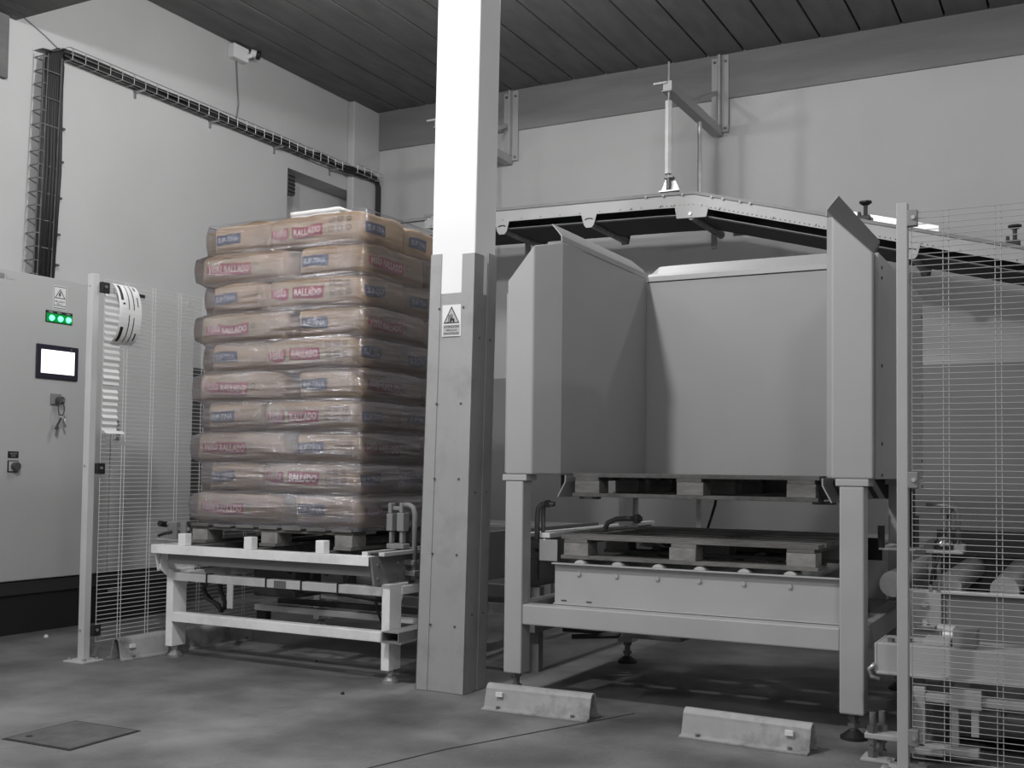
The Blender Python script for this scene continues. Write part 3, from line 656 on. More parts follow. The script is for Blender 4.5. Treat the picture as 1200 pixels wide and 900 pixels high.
block('sensor_block', -3.055, -3.02, 4.48, 4.53, 0.700, 0.785); block('sensor_block', -2.995, -2.955, 4.48, 4.53, 0.700, 0.79)
block('sensor_cap', -3.05, -3.03, 4.485, 4.525, 0.785, 0.836); block('sensor_cap', -2.985, -2.965, 4.485, 4.525, 0.79, 0.838)
MB().cyl((-3.085, 4.50, 0.812), (-3.05, 4.505, 0.812), 0.016, 12).build('sensor_eye', M['black'], CV)
block('sensor_arm', -3.03, -2.985, 4.495, 4.515, 0.80, 0.82)
MB().tube([(-2.965, 4.50, 0.828), (-2.935, 4.50, 0.828), (-2.912, 4.50, 0.815), (-2.902, 4.50, 0.785), (-2.902, 4.50, 0.47)], 0.013, 10).build('sensor_pipe', M['greyp'], CV, 0, True)
block('pipe_clamp', -2.945, -2.89, 4.475, 4.525, 0.54, 0.565); block('pipe_clamp', -2.945, -2.885, 4.475, 4.525, 0.49, 0.515, 'steel')
block('sensor_foot', -3.05, -2.95, 4.475, 4.535, 0.615, 0.64)
block('sensor_stem', -3.045, -3.03, 4.49, 4.52, 0.64, 0.70); block('sensor_stem', -2.985, -2.965, 4.49, 4.52, 0.64, 0.70)

# second, rear conveyor seen below the overhead belt
RC = thing('rear_conveyor', (-3.6, 7.3, 0), 'low grey conveyor running along the back wall behind the column', 'conveyor')
box('side_frame', M['greyp'], RC, -5.0, -0.9, 6.98, 7.02, 0.40, 0.60, 0.004); box('side_frame', M['greyp'], RC, -5.0, -0.9, 7.66, 7.70, 0.40, 0.60, 0.004)
box('conveyor_bed', M['dado'], RC, -5.0, -0.9, 7.02, 7.66, 0.54, 0.61, 0.004)
for x in (-4.8, -3.4, -2.1, -1.0):
    for y in (7.0, 7.68): box('leg', M['greyp'], RC, x-0.03, x+0.03, y-0.02, y+0.02, 0, 0.40)
TC = thing('transfer_conveyor', (-2.55, 5.6, 0), 'grey transfer conveyor behind the column between the two machines', 'conveyor')
box('top_rail', M['white'], TC, -2.50, -2.46, 4.85, 6.6, 0.675, 0.695, 0.002)
box('side_plate', M['greyp'], TC, -2.50, -2.485, 4.85, 6.6, 0.42, 0.675, 0.002); box('side_plate', M['greyp'], TC, -2.86, -2.845, 4.95, 6.6, 0.42, 0.675, 0.002)
box('lower_rail', M['greyp'], TC, -2.50, -2.45, 4.9, 6.6, 0.20, 0.25, 0.003); box('cross_rail', M['greyp'], TC, -2.86, -2.45, 4.95, 5.0, 0.36, 0.42)
for x in (-2.84, -2.48):
    for y in (4.98, 6.5): box('leg', M['greyp'], TC, x-0.025, x+0.025, y-0.025, y+0.025, 0, 0.42)
MB().tube([(-2.50, 4.83, 0.95), (-2.50, 4.83, 0.6), (-2.515, 4.83, 0.35), (-2.53, 4.83, 0.15)], 0.009).build('hanging_cable', M['rubber'], TC, 0, True)

# ------------------------------------------------------------------ overhead belt conveyor
OB = thing('belt_conveyor', (-2.5, 7.58, 2.9), 'long pale overhead belt conveyor with a peak, hung from wall brackets above the machines', 'conveyor')
def ztop(x):
    if x < -2.72: return 2.995-(x+4.0)*0.020
    if x < -2.45: return 2.969-(x+2.72)*0.04
    return 2.958-(x+2.45)*0.270
xs = [-4.66, -4.0, -3.2, -2.72, -2.58, -2.45, -1.8, -1.0, -0.3, 0.6, 1.4]
def strip(name, dz0, dz1, y0, y1, m, xs_=xs):
    V = []; Fc = []
    for x in xs_: V += [(x, y0, ztop(x)+dz0), (x, y0, ztop(x)+dz1), (x, y1, ztop(x)+dz1), (x, y1, ztop(x)+dz0)]
    for i in range(len(xs_)-1): Fc += [(4*i+k_, 4*i+(k_+1) % 4, 4*i+4+(k_+1) % 4, 4*i+4+k_) for k_ in range(4)]
    Fc += [(3, 2, 1, 0), tuple(4*(len(xs_)-1)+k_ for k_ in range(4))]
    return MB().add(V, Fc).build(name, m, OB)
strip('side_frame', -0.108, -0.022, 7.30, 7.315, M['fascia']); strip('top_flange', -0.022, 0.0, 7.288, 7.33, M['greyp'])
strip('side_frame', -0.108, 0.0, 8.015, 8.03, M['greyp'])
strip('belt', -0.05, -0.042, 7.33, 8.0, M['belt']); strip('return_belt', -0.165, -0.155, 7.335, 7.84, M['belt'])
strip('belt_tray', -0.098, -0.085, 7.315, 8.015, M['darkp']); strip('tray_edge', -0.157, -0.152, 7.332, 7.336, M['greyp'])
hb = MB()
x = -4.6
while x < 0.4:
    hb.cyl((x, 7.301, ztop(x)-0.094), (x, 7.2985, ztop(x)-0.094), 0.0045, 6); x += 0.032 if -2.8 < x < -0.9 else 0.16
hb.build('frame_holes', M['black'], OB)['kind'] = 'stuff'
rb = MB()
for x in (-2.80, -2.67, -2.53, -2.32, -2.24, -2.12, -2.05): rb.cyl((x, 7.29, ztop(x)-0.022), (x, 7.28, ztop(x)-0.022), 0.009, 8)
for x in (-2.92, -2.70, -2.60, -2.40, -2.27, -1.9, -1.62, -1.45): rb.cyl((x, 7.302, ztop(x)-0.09), (x, 7.29, ztop(x)-0.09), 0.009, 8)
rb.build('frame_bolts', M['fascia'], OB)['kind'] = 'stuff'
for x in (-3.965, -3.245, -1.02, 0.3):
    z = ztop(x)-0.108
    br = MB().prism([(x-0.062, z+0.004), (x+0.062, z+0.004), (x+0.04, z-0.075), (x+0.022, z-0.096), (x-0.022, z-0.096), (x-0.04, z-0.075)], 'y', 7.297, 7.303).build('idler_bracket', M['fascia'], OB, 0.001)
    MB().prism([(x-0.034, z-0.036), (x-0.018, z-0.026), (x+0.018, z-0.026), (x+0.034, z-0.036), (x+0.03, z-0.042), (x+0.016, z-0.034), (x-0.016, z-0.034), (x-0.03, z-0.042)], 'y', 7.294, 7.297).build('bracket_slot', M['black'], br)
    MB().cyl((x, 7.305, z-0.055), (x, 8.0, z-0.055), 0.030, 16).build('idler_roller', M['rust'], OB, 0, 'auto')
    MB().prism([(x-0.05, z+0.004), (x+0.05, z+0.004), (x+0.03, z-0.09), (x-0.03, z-0.09)], 'y', 8.0, 8.006).build('idler_bracket', M['greyp'], OB)
MB().prism([(-2.59, 2.868), (-2.435, 2.862), (-2.345, 2.835), (-2.36, 2.768), (-2.575, 2.775)], 'y', 7.294, 7.300).build('peak_plate', M['fascia'], OB, 0.001)
MB().cyl((-2.475, 7.294, 2.80), (-2.475, 7.284, 2.80), 0.012, 8).build('peak_bolt', M['bright'], OB)
MB().cyl((-2.47, 7.305, 2.79), (-2.47, 8.0, 2.79), 0.03, 16).build('idler_roller', M['rust'], OB, 0, 'auto')
box('idler_hanger', M['greyp'], OB, -2.50, -2.46, 7.85, 7.87, 2.66, 2.87); box('idler_hanger', M['greyp'], OB, -4.05, -4.01, 7.85, 7.87, 2.66, 2.87)
box('rear_hanger', M['greyp'], OB, -2.33, -2.15, 7.84, 7.862, 2.74, 2.86)
for x0, x1 in ((-1.52, -1.36), (-1.29, -1.06), (-1.02, -0.86), (-0.35, -0.1)):
    V = []
    for x in (x0, x1):
        z = ztop(x); V += [(x, 7.36, z+0.006), (x, 7.36, z+0.05), (x, 7.375, z+0.05), (x, 7.375, z+0.006)]
    MB().add(V, [(0, 1, 5, 4), (1, 2, 6, 5), (2, 3, 7, 6), (3, 0, 4, 7), (0, 3, 2, 1), (4, 5, 6, 7)]).build('guide_strip', M['bright'], OB)
for x in (-1.30, -0.42):
    z = ztop(x); kn = MB().cyl((x, 7.32, z), (x, 7.32, z+0.10), 0.013, 10).box(x-0.032, x+0.03, 7.30, 7.34, z, z+0.03).box(x-0.05, x-0.03, 7.30, 7.34, z, z+0.055).build('clamp_post', M['black'], OB, 0.003)
    MB().cyl((x, 7.32, z+0.10), (x, 7.32, z+0.112), 0.024, 12, 0.04).cyl((x, 7.32, z+0.112), (x, 7.32, z+0.122), 0.04, 12).build('clamp_knob', M['black'], kn)
box('end_bar', M['greyp'], OB, -4.93, -4.64, 7.29, 7.33, 2.965, 2.99)

def wall_bracket(xc, label):
    t = thing('wall_bracket', (xc, YB, 3.72), label, 'bracket')
    MB().box(xc-0.055, xc-0.005, YB-0.010, YB-0.0005, 3.715, 4.32).box(xc+0.03, xc+0.085, YB-0.010, YB-0.0005, 3.715, 4.335).build('wall_plate', M['fascia'], t, 0.002)
    box('plate_web', M['fascia'], t, xc+0.012, xc+0.030, YB-0.06, YB-0.0005, 3.76, 4.33, 0.002)
    bb = MB()
    for dx in (-0.03, 0.06):
        for z in (3.745, 4.285): bb.cyl((xc+dx, YB-0.010, z), (xc+dx, YB-0.022, z), 0.011, 6)
    bb.build('anchor_bolts', M['rust'], t)['kind'] = 'stuff'
    MB().box(xc-0.033, xc+0.033, 7.27, YB-0.0105, 3.692, 3.756).box(xc-0.045, xc+0.033, 7.27, YB-0.0105, 3.684, 3.692).build('arm', M['fascia'], t, 0.003)
    d = Vector((xc-0.005, YB-0.06, 4.02))-Vector((xc, 7.78, 3.75))
    MB().add([], []).obox((Vector((xc-0.005, YB-0.06, 4.02))+Vector((xc, 7.78, 3.75)))/2, (0.022, d.length, 0.036), d.to_track_quat('Y', 'Z').to_matrix()).build('brace', M['fascia'], t)
    box('tip_plate', M['fascia'], t, xc-0.10, xc+0.0, 7.255, 7.27, 3.735, 3.75, 0.001)
    MB().cyl((xc, 7.30, 2.99), (xc, 7.30, 3.90), 0.0085, 8).build('threaded_rod', M['steel'], t)
    MB().cyl((xc, 7.30, 3.10), (xc, 7.30, 3.62), 0.026, 6).build('rod_sleeve', M['bright'], t, 0, False)
    hp = MB().prism([(xc-0.065, 2.985), (xc+0.075, 2.985), (xc+0.03, 3.085), (xc-0.025, 3.085)], 'y', 7.33, 7.336).box(xc-0.065, xc+0.075, 7.29, 7.336, 2.975, 2.985).build('hanger_plate', M['bright'], t)
    MB().cyl((xc, 7.30, 2.99), (xc, 7.30, 3.075), 0.014, 8).box(xc-0.03, xc+0.04, 7.285, 7.335, 3.07, 3.079).build('hanger_nut', M['rust'], t)
    MB().cyl((xc-0.01, 8.022, 2.95), (xc-0.01, 8.02, 3.69), 0.016, 10).build('rear_rod', M['steel'], t)
wall_bracket(-2.64, 'pale steel wall bracket with hanging rods above the conveyor peak')
wall_bracket(-4.53, 'pale steel wall bracket partly hidden behind the white column')

# ------------------------------------------------------------------ mesh safety fences
def post(parent, x0, x1, y0, y1, z1, m, clips, side):
    p = box('fence_post', m, parent, x0, x1, y0, y1, 0.008, z1, 0.003)
    box('post_foot', m, p, x0-0.05, x1+0.05, y0-0.045, y1+0.045, 0.0, 0.009, 0.002)
    bb = MB()
    for dx in (x0-0.033, x1+0.033):
        for dy in (y0-0.02, y1+0.02): bb.cyl((dx, dy, 0.009), (dx, dy, 0.022), 0.010, 6)
    bb.build('foot_bolts', M['steel'], p)['kind'] = 'stuff'
    return p
def wires(parent, fixed, a0, a1, z0, z1, along, pitch, pair, nz, m, r=0.0017):
    w = MB()
    def P(a, z, d=0): return (a, fixed+d, z) if along == 'x' else (fixed+d, a, z)
    for i in range(nz):
        z = z0+(z1-z0)*i/(nz-1); w.cyl(P(a0, z), P(a1, z), r, 5)
    a = a0
    w.cyl(P(a0, z0, .004), P(a0, z1, .004), r, 5)
    a = a0+pitch*0.62 if along == 'x' else a0+0.14
    while a < a1:
        for q in (a, a+pair): w.cyl(P(q, z0, 0.004), P(q, z1, 0.004), r*1.1, 5)
        a += pitch
    o = w.build('wire_mesh', m, parent); o['kind'] = 'stuff'; return o
fl_ = thing('safety_fence', (-4.58, 4.0, 0), 'white wire mesh safety fence and post beside the control cabinet', 'fence')
post(fl_, -4.600, -4.558, 3.985, 4.027, 1.992, M['postw'], 3, 0)
post(fl_, -4.600, -4.558, 6.02, 6.06, 1.992, M['postw'], 3, 0)
wires(fl_, -4.555, 4.055, 6.02, 0.096, 1.974, 'y', 0.192, 0.020, 86, M['wire'])
for z in (1.925, 0.985, 0.155):
    cb = box('fence_clip', M['black'], fl_, -4.560, -4.535, 4.026, 4.075, z-0.028, z+0.028, 0.003)
    MB().cyl((-4.535, 4.047, z+0.003), (-4.528, 4.047, z+0.003), 0.007, 8).build('clip_screw', M['steel'], cb)
pb = MB()
for z in (1.93, 1.0, 0.16): pb.cyl((-4.583, 3.985, z), (-4.583, 3.981, z), 0.006, 8)
pb.build('post_rivets', M['steel'], fl_)['kind'] = 'stuff'
MB().cyl((-4.548, 4.66, 1.925), (-4.542, 4.66, 1.925), 0.022, 14).build('mesh_tag', M['bright'], fl_)
fr_ = thing('safety_fence', (-0.58, 3.97, 0), 'grey post and fine wire mesh safety fence in the right foreground', 'fence')
post(fr_, -0.602, -0.565, 3.965, 4.002, 1.942, M['frame'], 3, 0)
post(fr_, 1.20, 1.237, 3.965, 4.002, 1.942, M['frame'], 3, 0)
wires(fr_, 3.975, -0.553, 1.20, 0.048, 1.905, 'x', 0.163, 0.018, 91, M['frame'], 0.0014)
for z in (1.885, 0.985, 0.115):
    cb = box('fence_clip', M['greyp'], fr_, -0.566, -0.532, 3.958, 3.985, z-0.028, z+0.028, 0.003)
    MB().cyl((-0.545, 3.958, z), (-0.545, 3.950, z), 0.007, 8).build('clip_screw', M['chrome'], cb)
# printed labels hung over the left fence
ls = thing('label_strip', (-4.54, 4.10, 1.3), 'long folded strip of white printed labels hung over the left fence', 'labels')
def arc_prof(n=18):
    pr = []
    for i in range(n+1):
        a = math.pi*0.5-i/n*math.pi*1.0; pr.append((-4.548+0.075*math.cos(a)*(1.0), 1.80+0.155*math.sin(a)))
    return pr
ap = arc_prof(); MB().ribbon(ap, 'y', 4.085, 4.235, 0.0015).build('label_loop', M['paper'], ls, 0, False)
pm = MB()
def onloop(t, d=0.0012):
    i = min(int(t*18), 17); f = t*18-i; a = ap[i]; b = ap[i+1]; x = a[0]+(b[0]-a[0])*f; z = a[1]+(b[1]-a[1])*f
    n = Vector((b[1]-a[1], -(b[0]-a[0]))); n.normalize(); n = -n; return x+n.x*d, z+n.y*d
def mark(t0, t1, y0, y1, d=0.0025):
    k_ = 6; vs = []
    for i in range(k_+1):
        x, z = onloop(t0+(t1-t0)*i/k_, d); vs += [(x, y0, z), (x, y1, z)]
    pm.add(vs, [(2*i, 2*i+2, 2*i+3, 2*i+1) for i in range(k_)])
for (t0, t1, y0, y1) in ((0.12, 0.36, 4.10, 4.118), (0.39, 0.41, 4.11, 4.125), (0.12, 0.46, 4.148, 4.153), (0.1, 0.46, 4.18, 4.186), (0.12, 0.2, 4.205, 4.215), (0.30, 0.42, 4.208, 4.214), (0.66, 0.9, 4.10, 4.12), (0.52, 0.9, 4.148, 4.154), (0.54, 0.92, 4.18, 4.186), (0.72, 0.84, 4.205, 4.214)):
    for d in (0.0025, -0.0035): mark(t0, t1, y0, y1, d)
pm.build('label_print', M['ink'], ls)
zz = []
for i in range(45): zz.append((-4.548+(0.010 if i % 2 else 0.002)+0.003*math.sin(i), 1.90-0.0165*i))
MB().ribbon(zz[:30], 'y', 4.05, 4.155, 0.0012).build('folded_strip', M['paper'], ls)
MB().ribbon([(x_, z_-0.008) for x_, z_ in zz[29:]], 'y', 4.05, 4.150, 0.0012).build('folded_strip', M['paper'], ls)
MB().ribbon([(-4.52, 1.182), (-4.512, 1.172), (-4.50, 1.166)], 'y', 4.045, 4.17, 0.0012).build('label_end', M['paper'], ls)

# ------------------------------------------------------------------ control cabinet
CB = thing('control_cabinet', (-5.8, 4.5, 0), 'tall pale grey control cabinet with lit touchscreen by the left wall', 'cabinet')
CX = -5.61
box('body', M['cabinet'], CB, -5.985, CX-0.022, 3.0, 5.80, 0.312, 2.143, 0.004)
box('door', M['cabinet'], CB, CX-0.02, CX, 3.0, 5.075, 0.318, 2.140, 0.004); box('door', M['cabinet'], CB, CX-0.02, CX, 5.083, 5.80, 0.318, 2.140, 0.004)
box('door_gasket', M['black'], CB, CX-0.022, CX-0.012, 5.072, 5.086, 0.32, 2.13)
box('plinth', M['cabbase'], CB, -5.98, CX-0.012, 3.0, 5.80, 0.232, 0.310, 0.003)
box('dark_base_gap', M['black'], CB, -5.97, CX-0.025, 3.0, 5.80, 0.0, 0.232)  # black block painted as the dark open gap under the cabinet
box('base_plate', M['greyp'], CB, CX-0.014, CX-0.010, 5.10, 5.2, 0.18, 0.205)
box('dark_top_slot', M['black'], CB, CX, CX+0.008, 5.15, 5.33, 2.118, 2.142)  # black bar painted as the dark slot above the cabinet
lk = box('door_lock', M['cabinet'], CB, CX, CX+0.012, 5.10, 5.145, 1.17, 1.31, 0.004)
MB().cyl((CX+0.012, 5.12, 1.27), (CX+0.02, 5.12, 1.27), 0.012, 10).box(CX+0.012, CX+0.022, 5.11, 5.132, 1.18, 1.24).build('lock_lever', M['greyp'], lk)
box('lock_slot', M['black'], lk, CX+0.012, CX+0.014, 5.112, 5.13, 1.285, 1.292)
box('name_plate', M['greyp'], CB, CX, CX+0.003, 4.20, 4.26, 2.085, 2.112); box('name_plate', M['cabinet'], CB, CX, CX+0.003, 4.275, 4.33, 2.085, 2.11)
def fcab(y0, y1, z0, z1, d):
    return lambda u, v, dd=0.0: (CX+d+dd, y0+(y1-y0)*u, z0+(z1-z0)*v)
wsn = box('warning_sticker', M['signw'], CB, CX, CX+0.002, 4.604, 4.703, 1.955, 2.098)
fn = fcab(4.604, 4.703, 1.955, 2.098, 0.0026)
ring([(0.04, 0.03), (0.96, 0.03), (0.96, 0.97), (0.04, 0.97)], 0.06, lambda u, v, d: fn(u, v)).build('sticker_border', M['ink'], wsn)
ring([(0.1, 0.46), (0.9, 0.46), (0.5, 0.88)], 0.22, lambda u, v, d: fn(u, v)).build('hazard_triangle', M['ink'], wsn)
bolt = [(0.50, 0.76), (0.36, 0.58), (0.46, 0.60), (0.42, 0.50), (0.60, 0.64), (0.5, 0.63), (0.58, 0.74)]
MB().add([fn(*p) for p in bolt], [tuple(range(len(bolt)))]).build('lightning_bolt', M['ink'], wsn)
tx = MB()
for s, u0, u1, v0, v1 in (('PELIGRO', 0.14, 0.84, 0.29, 0.36), ('400 V', 0.25, 0.72, 0.19, 0.25)):
    uv, fs = text_mesh(s, 0.015); tx.add([fn(u0+(u1-u0)*p, v0+(v1-v0)*q) for p, q in uv], fs)
tx.build('lettering', M['ink'], wsn)
MB().add([fn(0.08, 0.13), fn(0.92, 0.13), fn(0.92, 0.16), fn(0.08, 0.16)], [(0, 1, 2, 3)]).build('sticker_line', M['ink'], wsn)
ip = box('indicator_panel', M['black'], CB, CX, CX+0.006, 4.552, 4.748, 1.868, 1.94, 0.002)
box('green_lens', M['greenglow'], ip, CX+0.006, CX+0.0085, 4.556, 4.744, 1.872, 1.922)
for y in (4.592, 4.655, 4.715): MB().cyl((CX+0.0085, y, 1.895), (CX+0.02, y, 1.895), 0.018, 16, 0.013).build('green_lamp', M['led'], ip, 0, True)
fn2 = fcab(4.552, 4.748, 1.868, 1.94, 0.0068); tx = MB()
for s, u0 in (('LINEA', 0.1), ('TENSION', 0.41), ('MARCHA', 0.76)):
    uv, fs = text_mesh(s); tx.add([fn2(u0+0.15*p, 0.82+0.11*q) for p, q in uv], fs)
tx.build('lettering', M['signw'], ip)
ts = box('touchscreen', mat('dark_bezel', (0.022, 0.02, 0.035), 0.4), CB, CX, CX+0.012, 4.490, 4.798, 1.522, 1.730, 0.008)
box('screen', M['screen'], ts, CX+0.0118, CX+0.0128, 4.522, 4.766, 1.556, 1.698)
fn3 = fcab(4.522, 4.766, 1.556, 1.698, 0.0134)
uv, fs = text_mesh('PARADA POR EL CILINDRO', 0.0); MB().add([fn3(0.17+0.58*p, 0.655+0.045*q) for p, q in uv], fs).build('screen_text', M['ink'], ts)
box('screen_mark', M['steel'], ts, CX+0.012, CX+0.013, 4.735, 4.748, 1.71, 1.716)
ks = box('key_switch', M['greyp'], CB, CX, CX+0.012, 4.604, 4.678, 1.368, 1.435, 0.004)
MB().cyl((CX+0.012, 4.652, 1.395), (CX+0.05, 4.652, 1.395), 0.024, 16).build('switch_knob', M['darkp'], ks, 0.003)
box('key', M['steel'], ks, CX+0.05, CX+0.075, 4.65, 4.654, 1.385, 1.402)
MB().tube([(CX+0.055, 4.642+0.022*math.cos(a), 1.342+0.040*math.sin(a)) for a in [i*math.pi/8 for i in range(17)]], 0.0035, 6).build('key_ring', M['darkp'], ks)
MB().tube([(CX+0.052, 4.625, 1.302), (CX+0.05, 4.64, 1.31), (CX+0.05, 4.668, 1.300), (CX+0.05, 4.685, 1.285), (CX+0.05, 4.668, 1.272), (CX+0.05, 4.64, 1.285)], 0.003, 6).build('wire_loop', M['steel'], ks)
MB().obox((CX+0.05, 4.632, 1.262), (0.004, 0.014, 0.062), Matrix.Rotation(-0.5, 3, 'X')).obox((CX+0.052, 4.615, 1.225), (0.006, 0.022, 0.025), Matrix.Rotation(-0.5, 3, 'X')).build('hanging_key', M['darkp'], ks)
MB().obox((CX+0.05, 4.668, 1.25), (0.003, 0.016, 0.045), Matrix.Rotation(0.5, 3, 'X')).build('hanging_key', M['steel'], ks)
pn = box('push_button', M['black'], CB, CX, CX+0.006, 4.318, 4.392, 0.955, 1.025, 0.004)
box('button_plate', M['cabinet'], pn, CX+0.006, CX+0.009, 4.324, 4.386, 0.961, 1.019, 0.002)
MB().cyl((CX+0.009, 4.36, 0.99), (CX+0.04, 4.36, 0.99), 0.025, 16).build('button', M['darkp'], pn, 0.003)
lp = box('button_label', M['black'], CB, CX, CX+0.004, 4.320, 4.390, 1.040, 1.078)
fn4 = fcab(4.320, 4.390, 1.040, 1.078, 0.0046); tx = MB()
for s, v0, a, b in (('REARME', 0.55, 0.18, 0.82), ('AVERIA', 0.2, 0.26, 0.74)):
    uv, fs = text_mesh(s); tx.add([fn4(a+(b-a)*p, v0+0.2*q) for p, q in uv], fs)
tx.build('lettering', M['cabinet'], lp)

# ------------------------------------------------------------------ cable tray, conduit, camera on the left wall
CT = thing('cable_tray', (-5.95, 6.6, 3.7), 'wire basket cable tray full of black cables along the left wall', 'cable tray')
def tray(y0, y1, zt, x0=-5.995, w=0.085, h=0.075):
    m = MB(); r = 0.003
    for x, z in ((x0+w, zt), (x0+w, zt-h*0.5), (x0+w, zt-h), (x0+w*0.5, zt-h), (x0+0.006, zt-h), (x0+0.006, zt)): m.cyl((x, y0, z), (x, y1, z), r, 5)
    y = y0+0.02
    while y < y1:
        m.tube([(x0+0.006, y, zt), (x0+0.006, y, zt-h), (x0+w, y, zt-h), (x0+w, y, zt)], r*1.1, 5); y += 0.105
    o = m.build('wire_basket', M['steel'], CT); o['kind'] = 'stuff'
tray(4.93, 8.0, 3.735); tray(8.0, 8.42, 3.735, -5.925)
for k_, (dx, dz) in enumerate(((0.02, -0.055), (0.04, -0.057), (0.06, -0.055), (0.03, -0.036), (0.055, -0.034), (0.022, -0.02), (0.045, -0.014))):
    pts = [(-5.995+dx+0.004*math.sin(i*1.3+k_)+(0.07 if i > 22 else 0), 4.9+i*0.135, 3.735+dz+0.005*math.sin(i*0.9+k_*2)+(0.02*math.sin((i-18)*0.9) if i > 19 else 0)) for i in range(26)]
    pts += [(-5.90+dx*0.4, 8.36+dx*0.6, 3.735+dz-0.02), (-5.90+dx*0.4, 8.38+dx*0.6, 3.62), (-5.90+dx*0.4, 8.38+dx*0.6, 3.1)]
    MB().tube(pts, 0.011, 6).build('cable', M['rubber'], CT, 0, True)
vw = MB()
for y in (4.715, 4.745, 4.85): vw.cyl((-5.915, y-0.02, 2.1), (-5.915, y+0.02, 3.64), 0.004, 5)
z = 2.12
while z < 3.64:
    y_ = -0.02+0.04*(z-2.1)/1.54; vw.tube([(-5.996, 4.715+y_, z), (-5.915, 4.715+y_, z), (-5.915, 4.85+y_, z)] if int(z*10) % 2 else [(-5.996, 4.712+y_, z), (-5.915, 4.712+y_, z), (-5.915, 4.75+y_, z)], 0.0042, 5); z += 0.088
vw.build('vertical_basket', M['rust'], CT)['kind'] = 'stuff'
for i in range(9):
    y = 4.742+i*0.0165
    MB().tube([(-5.935+0.012*(i % 2), y-0.02, 2.1), (-5.93+0.008*(i % 3), y, 2.9), (-5.935, y+0.012, 3.45), (-5.945, y+0.025, 3.60), (-5.955, y+0.09-0.01*i, 3.68+0.004*i), (-5.96, 4.96, 3.69)], 0.0135, 6).build('cable', M['rubber'], CT, 0, True)
MB().ribbon([(4.72, 3.655), (4.80, 3.665), (4.93, 3.735)], 'x', -5.99, -5.91, 0.004).build('corner_plate', M['rust'], CT)
hk = MB()
for y in (5.55, 6.3, 7.05, 7.8): hk.box(-5.999, -5.90, y, y+0.02, 3.645, 3.655).box(-5.999, -5.99, y, y+0.02, 3.60, 3.66)
hk.build('tray_hangers', M['steel'], CT)['kind'] = 'stuff'
cd = thing('conduit_pipe', (-5.97, 4.89, 2.1), 'bare metal conduit pipe clipped beside the vertical cable tray', 'pipe')
MB().cyl((-5.97, 4.882, 2.1), (-5.97, 4.908, 3.33), 0.013, 10).build('pipe', M['steel'], cd, 0, 'auto')
for z in (2.3, 2.5, 2.74, 2.98, 3.2): box('pipe_clip', M['darkp'], cd, -5.999, -5.952, 4.868+0.02*(z-2.1), 4.922+0.02*(z-2.1), z-0.007, z+0.007)
tag(MB().tube([(-5.996, 4.56, 3.87), (-5.996, 4.80, 3.78), (-5.99, 4.98, 3.69)], 0.004, 5).build('wall_cable', M['greyp'], None), 'thin grey cable running up the left wall from the tray corner', 'cable')
sc_ = thing('security_camera', (-5.95, 6.6, 4.27), 'small white security camera on a white box under the ceiling', 'camera')
box('junction_box', M['column'], sc_, -5.999, -5.93, 6.49, 6.66, 4.215, 4.325, 0.006)
MB().cyl((-5.935, 6.64, 4.26), (-5.91, 6.665, 4.275), 0.018, 10).build('camera_arm', M['column'], sc_)
cbody = MB().cyl((-5.92, 6.672, 4.30), (-5.885, 6.70, 4.29), 0.030, 14).build('camera_body', M['column'], sc_, 0.003)
MB().cyl((-5.885, 6.70, 4.29), (-5.862, 6.718, 4.283), 0.036, 14).build('camera_lens', M['black'], cbody)
MB().tube([(-5.985, 6.58, 4.22), (-5.985, 6.585, 4.17), (-5.985, 6.60, 4.02), (-5.985, 6.615, 3.88), (-5.985, 6.60, 3.78), (-5.98, 6.575, 3.72)], 0.005, 6).build('camera_cable', M['greyp'], sc_, 0, True)

# ------------------------------------------------------------------ floor bumpers
def bumper(label, x0, y0, x1, y1, h=0.105, w=0.10, ends=True):
    L = math.hypot(x1-x0, y1-y0); a = math.atan2(y1-y0, x1-x0)
    t = thing('floor_bumper', ((x0+x1)/2, (y0+y1)/2, 0), label, 'bumper', None, True); t.rotation_euler = (0, 0, a)
    rt = 0.030
    def side(sg, o):
        return [(sg*(w/2-0.006-o), 0.012 if o == 0 else 0.0), (sg*(rt-o+0.004), h-rt)]
    arc = [(rt*math.cos(math.pi-i*math.pi/8), h-rt+rt*math.sin(math.pi-i*math.pi/8)) for i in range(9)]
    ri = rt-0.011; arci = [(ri*math.cos(i*math.pi/8), h-rt+ri*math.sin(i*math.pi/8)) for i in range(9)]
    out = [(-w/2-0.022, 0), (-w/2-0.022, 0.009), (-w/2+0.002, 0.012)]+arc+[(w/2-0.002, 0.012), (w/2+0.022, 0.009), (w/2+0.022, 0)]
    inn = [(w/2-0.014, 0)]+arci+[(-w/2+0.014, 0)]
    MB().prism(out+inn, 'x', -L/2, L/2).build('shell', M['rawconc'], t, 0.002)
    for sx in (-1, 1):
        b = MB().cyl((sx*(L/2-0.07), -w/2-0.006, 0.008), (sx*(L/2-0.07), -w/2-0.006, 0.020), 0.009, 6).build('anchor_bolt', M['rust'], t)
    box('reflector_patch', M['paper'], t, -L/2+0.055 if x0 < -2 else L/2-0.09, -L/2+0.085 if x0 < -2 else L/2-0.06, -0.049, -0.036, 0.058, 0.076)
    return t
bumper('pale worn floor bumper on the concrete in front of the column and the grey machine', -2.275, 4.125, -1.80, 4.14)
bumper('pale scuffed floor bumper nearest the right foreground fence post', -1.395, 4.095, -0.905, 4.065)
bumper('long hollow floor bumper running along the foot of the left fence', -4.475, 4.12, -4.40, 5.05, 0.115, 0.10)

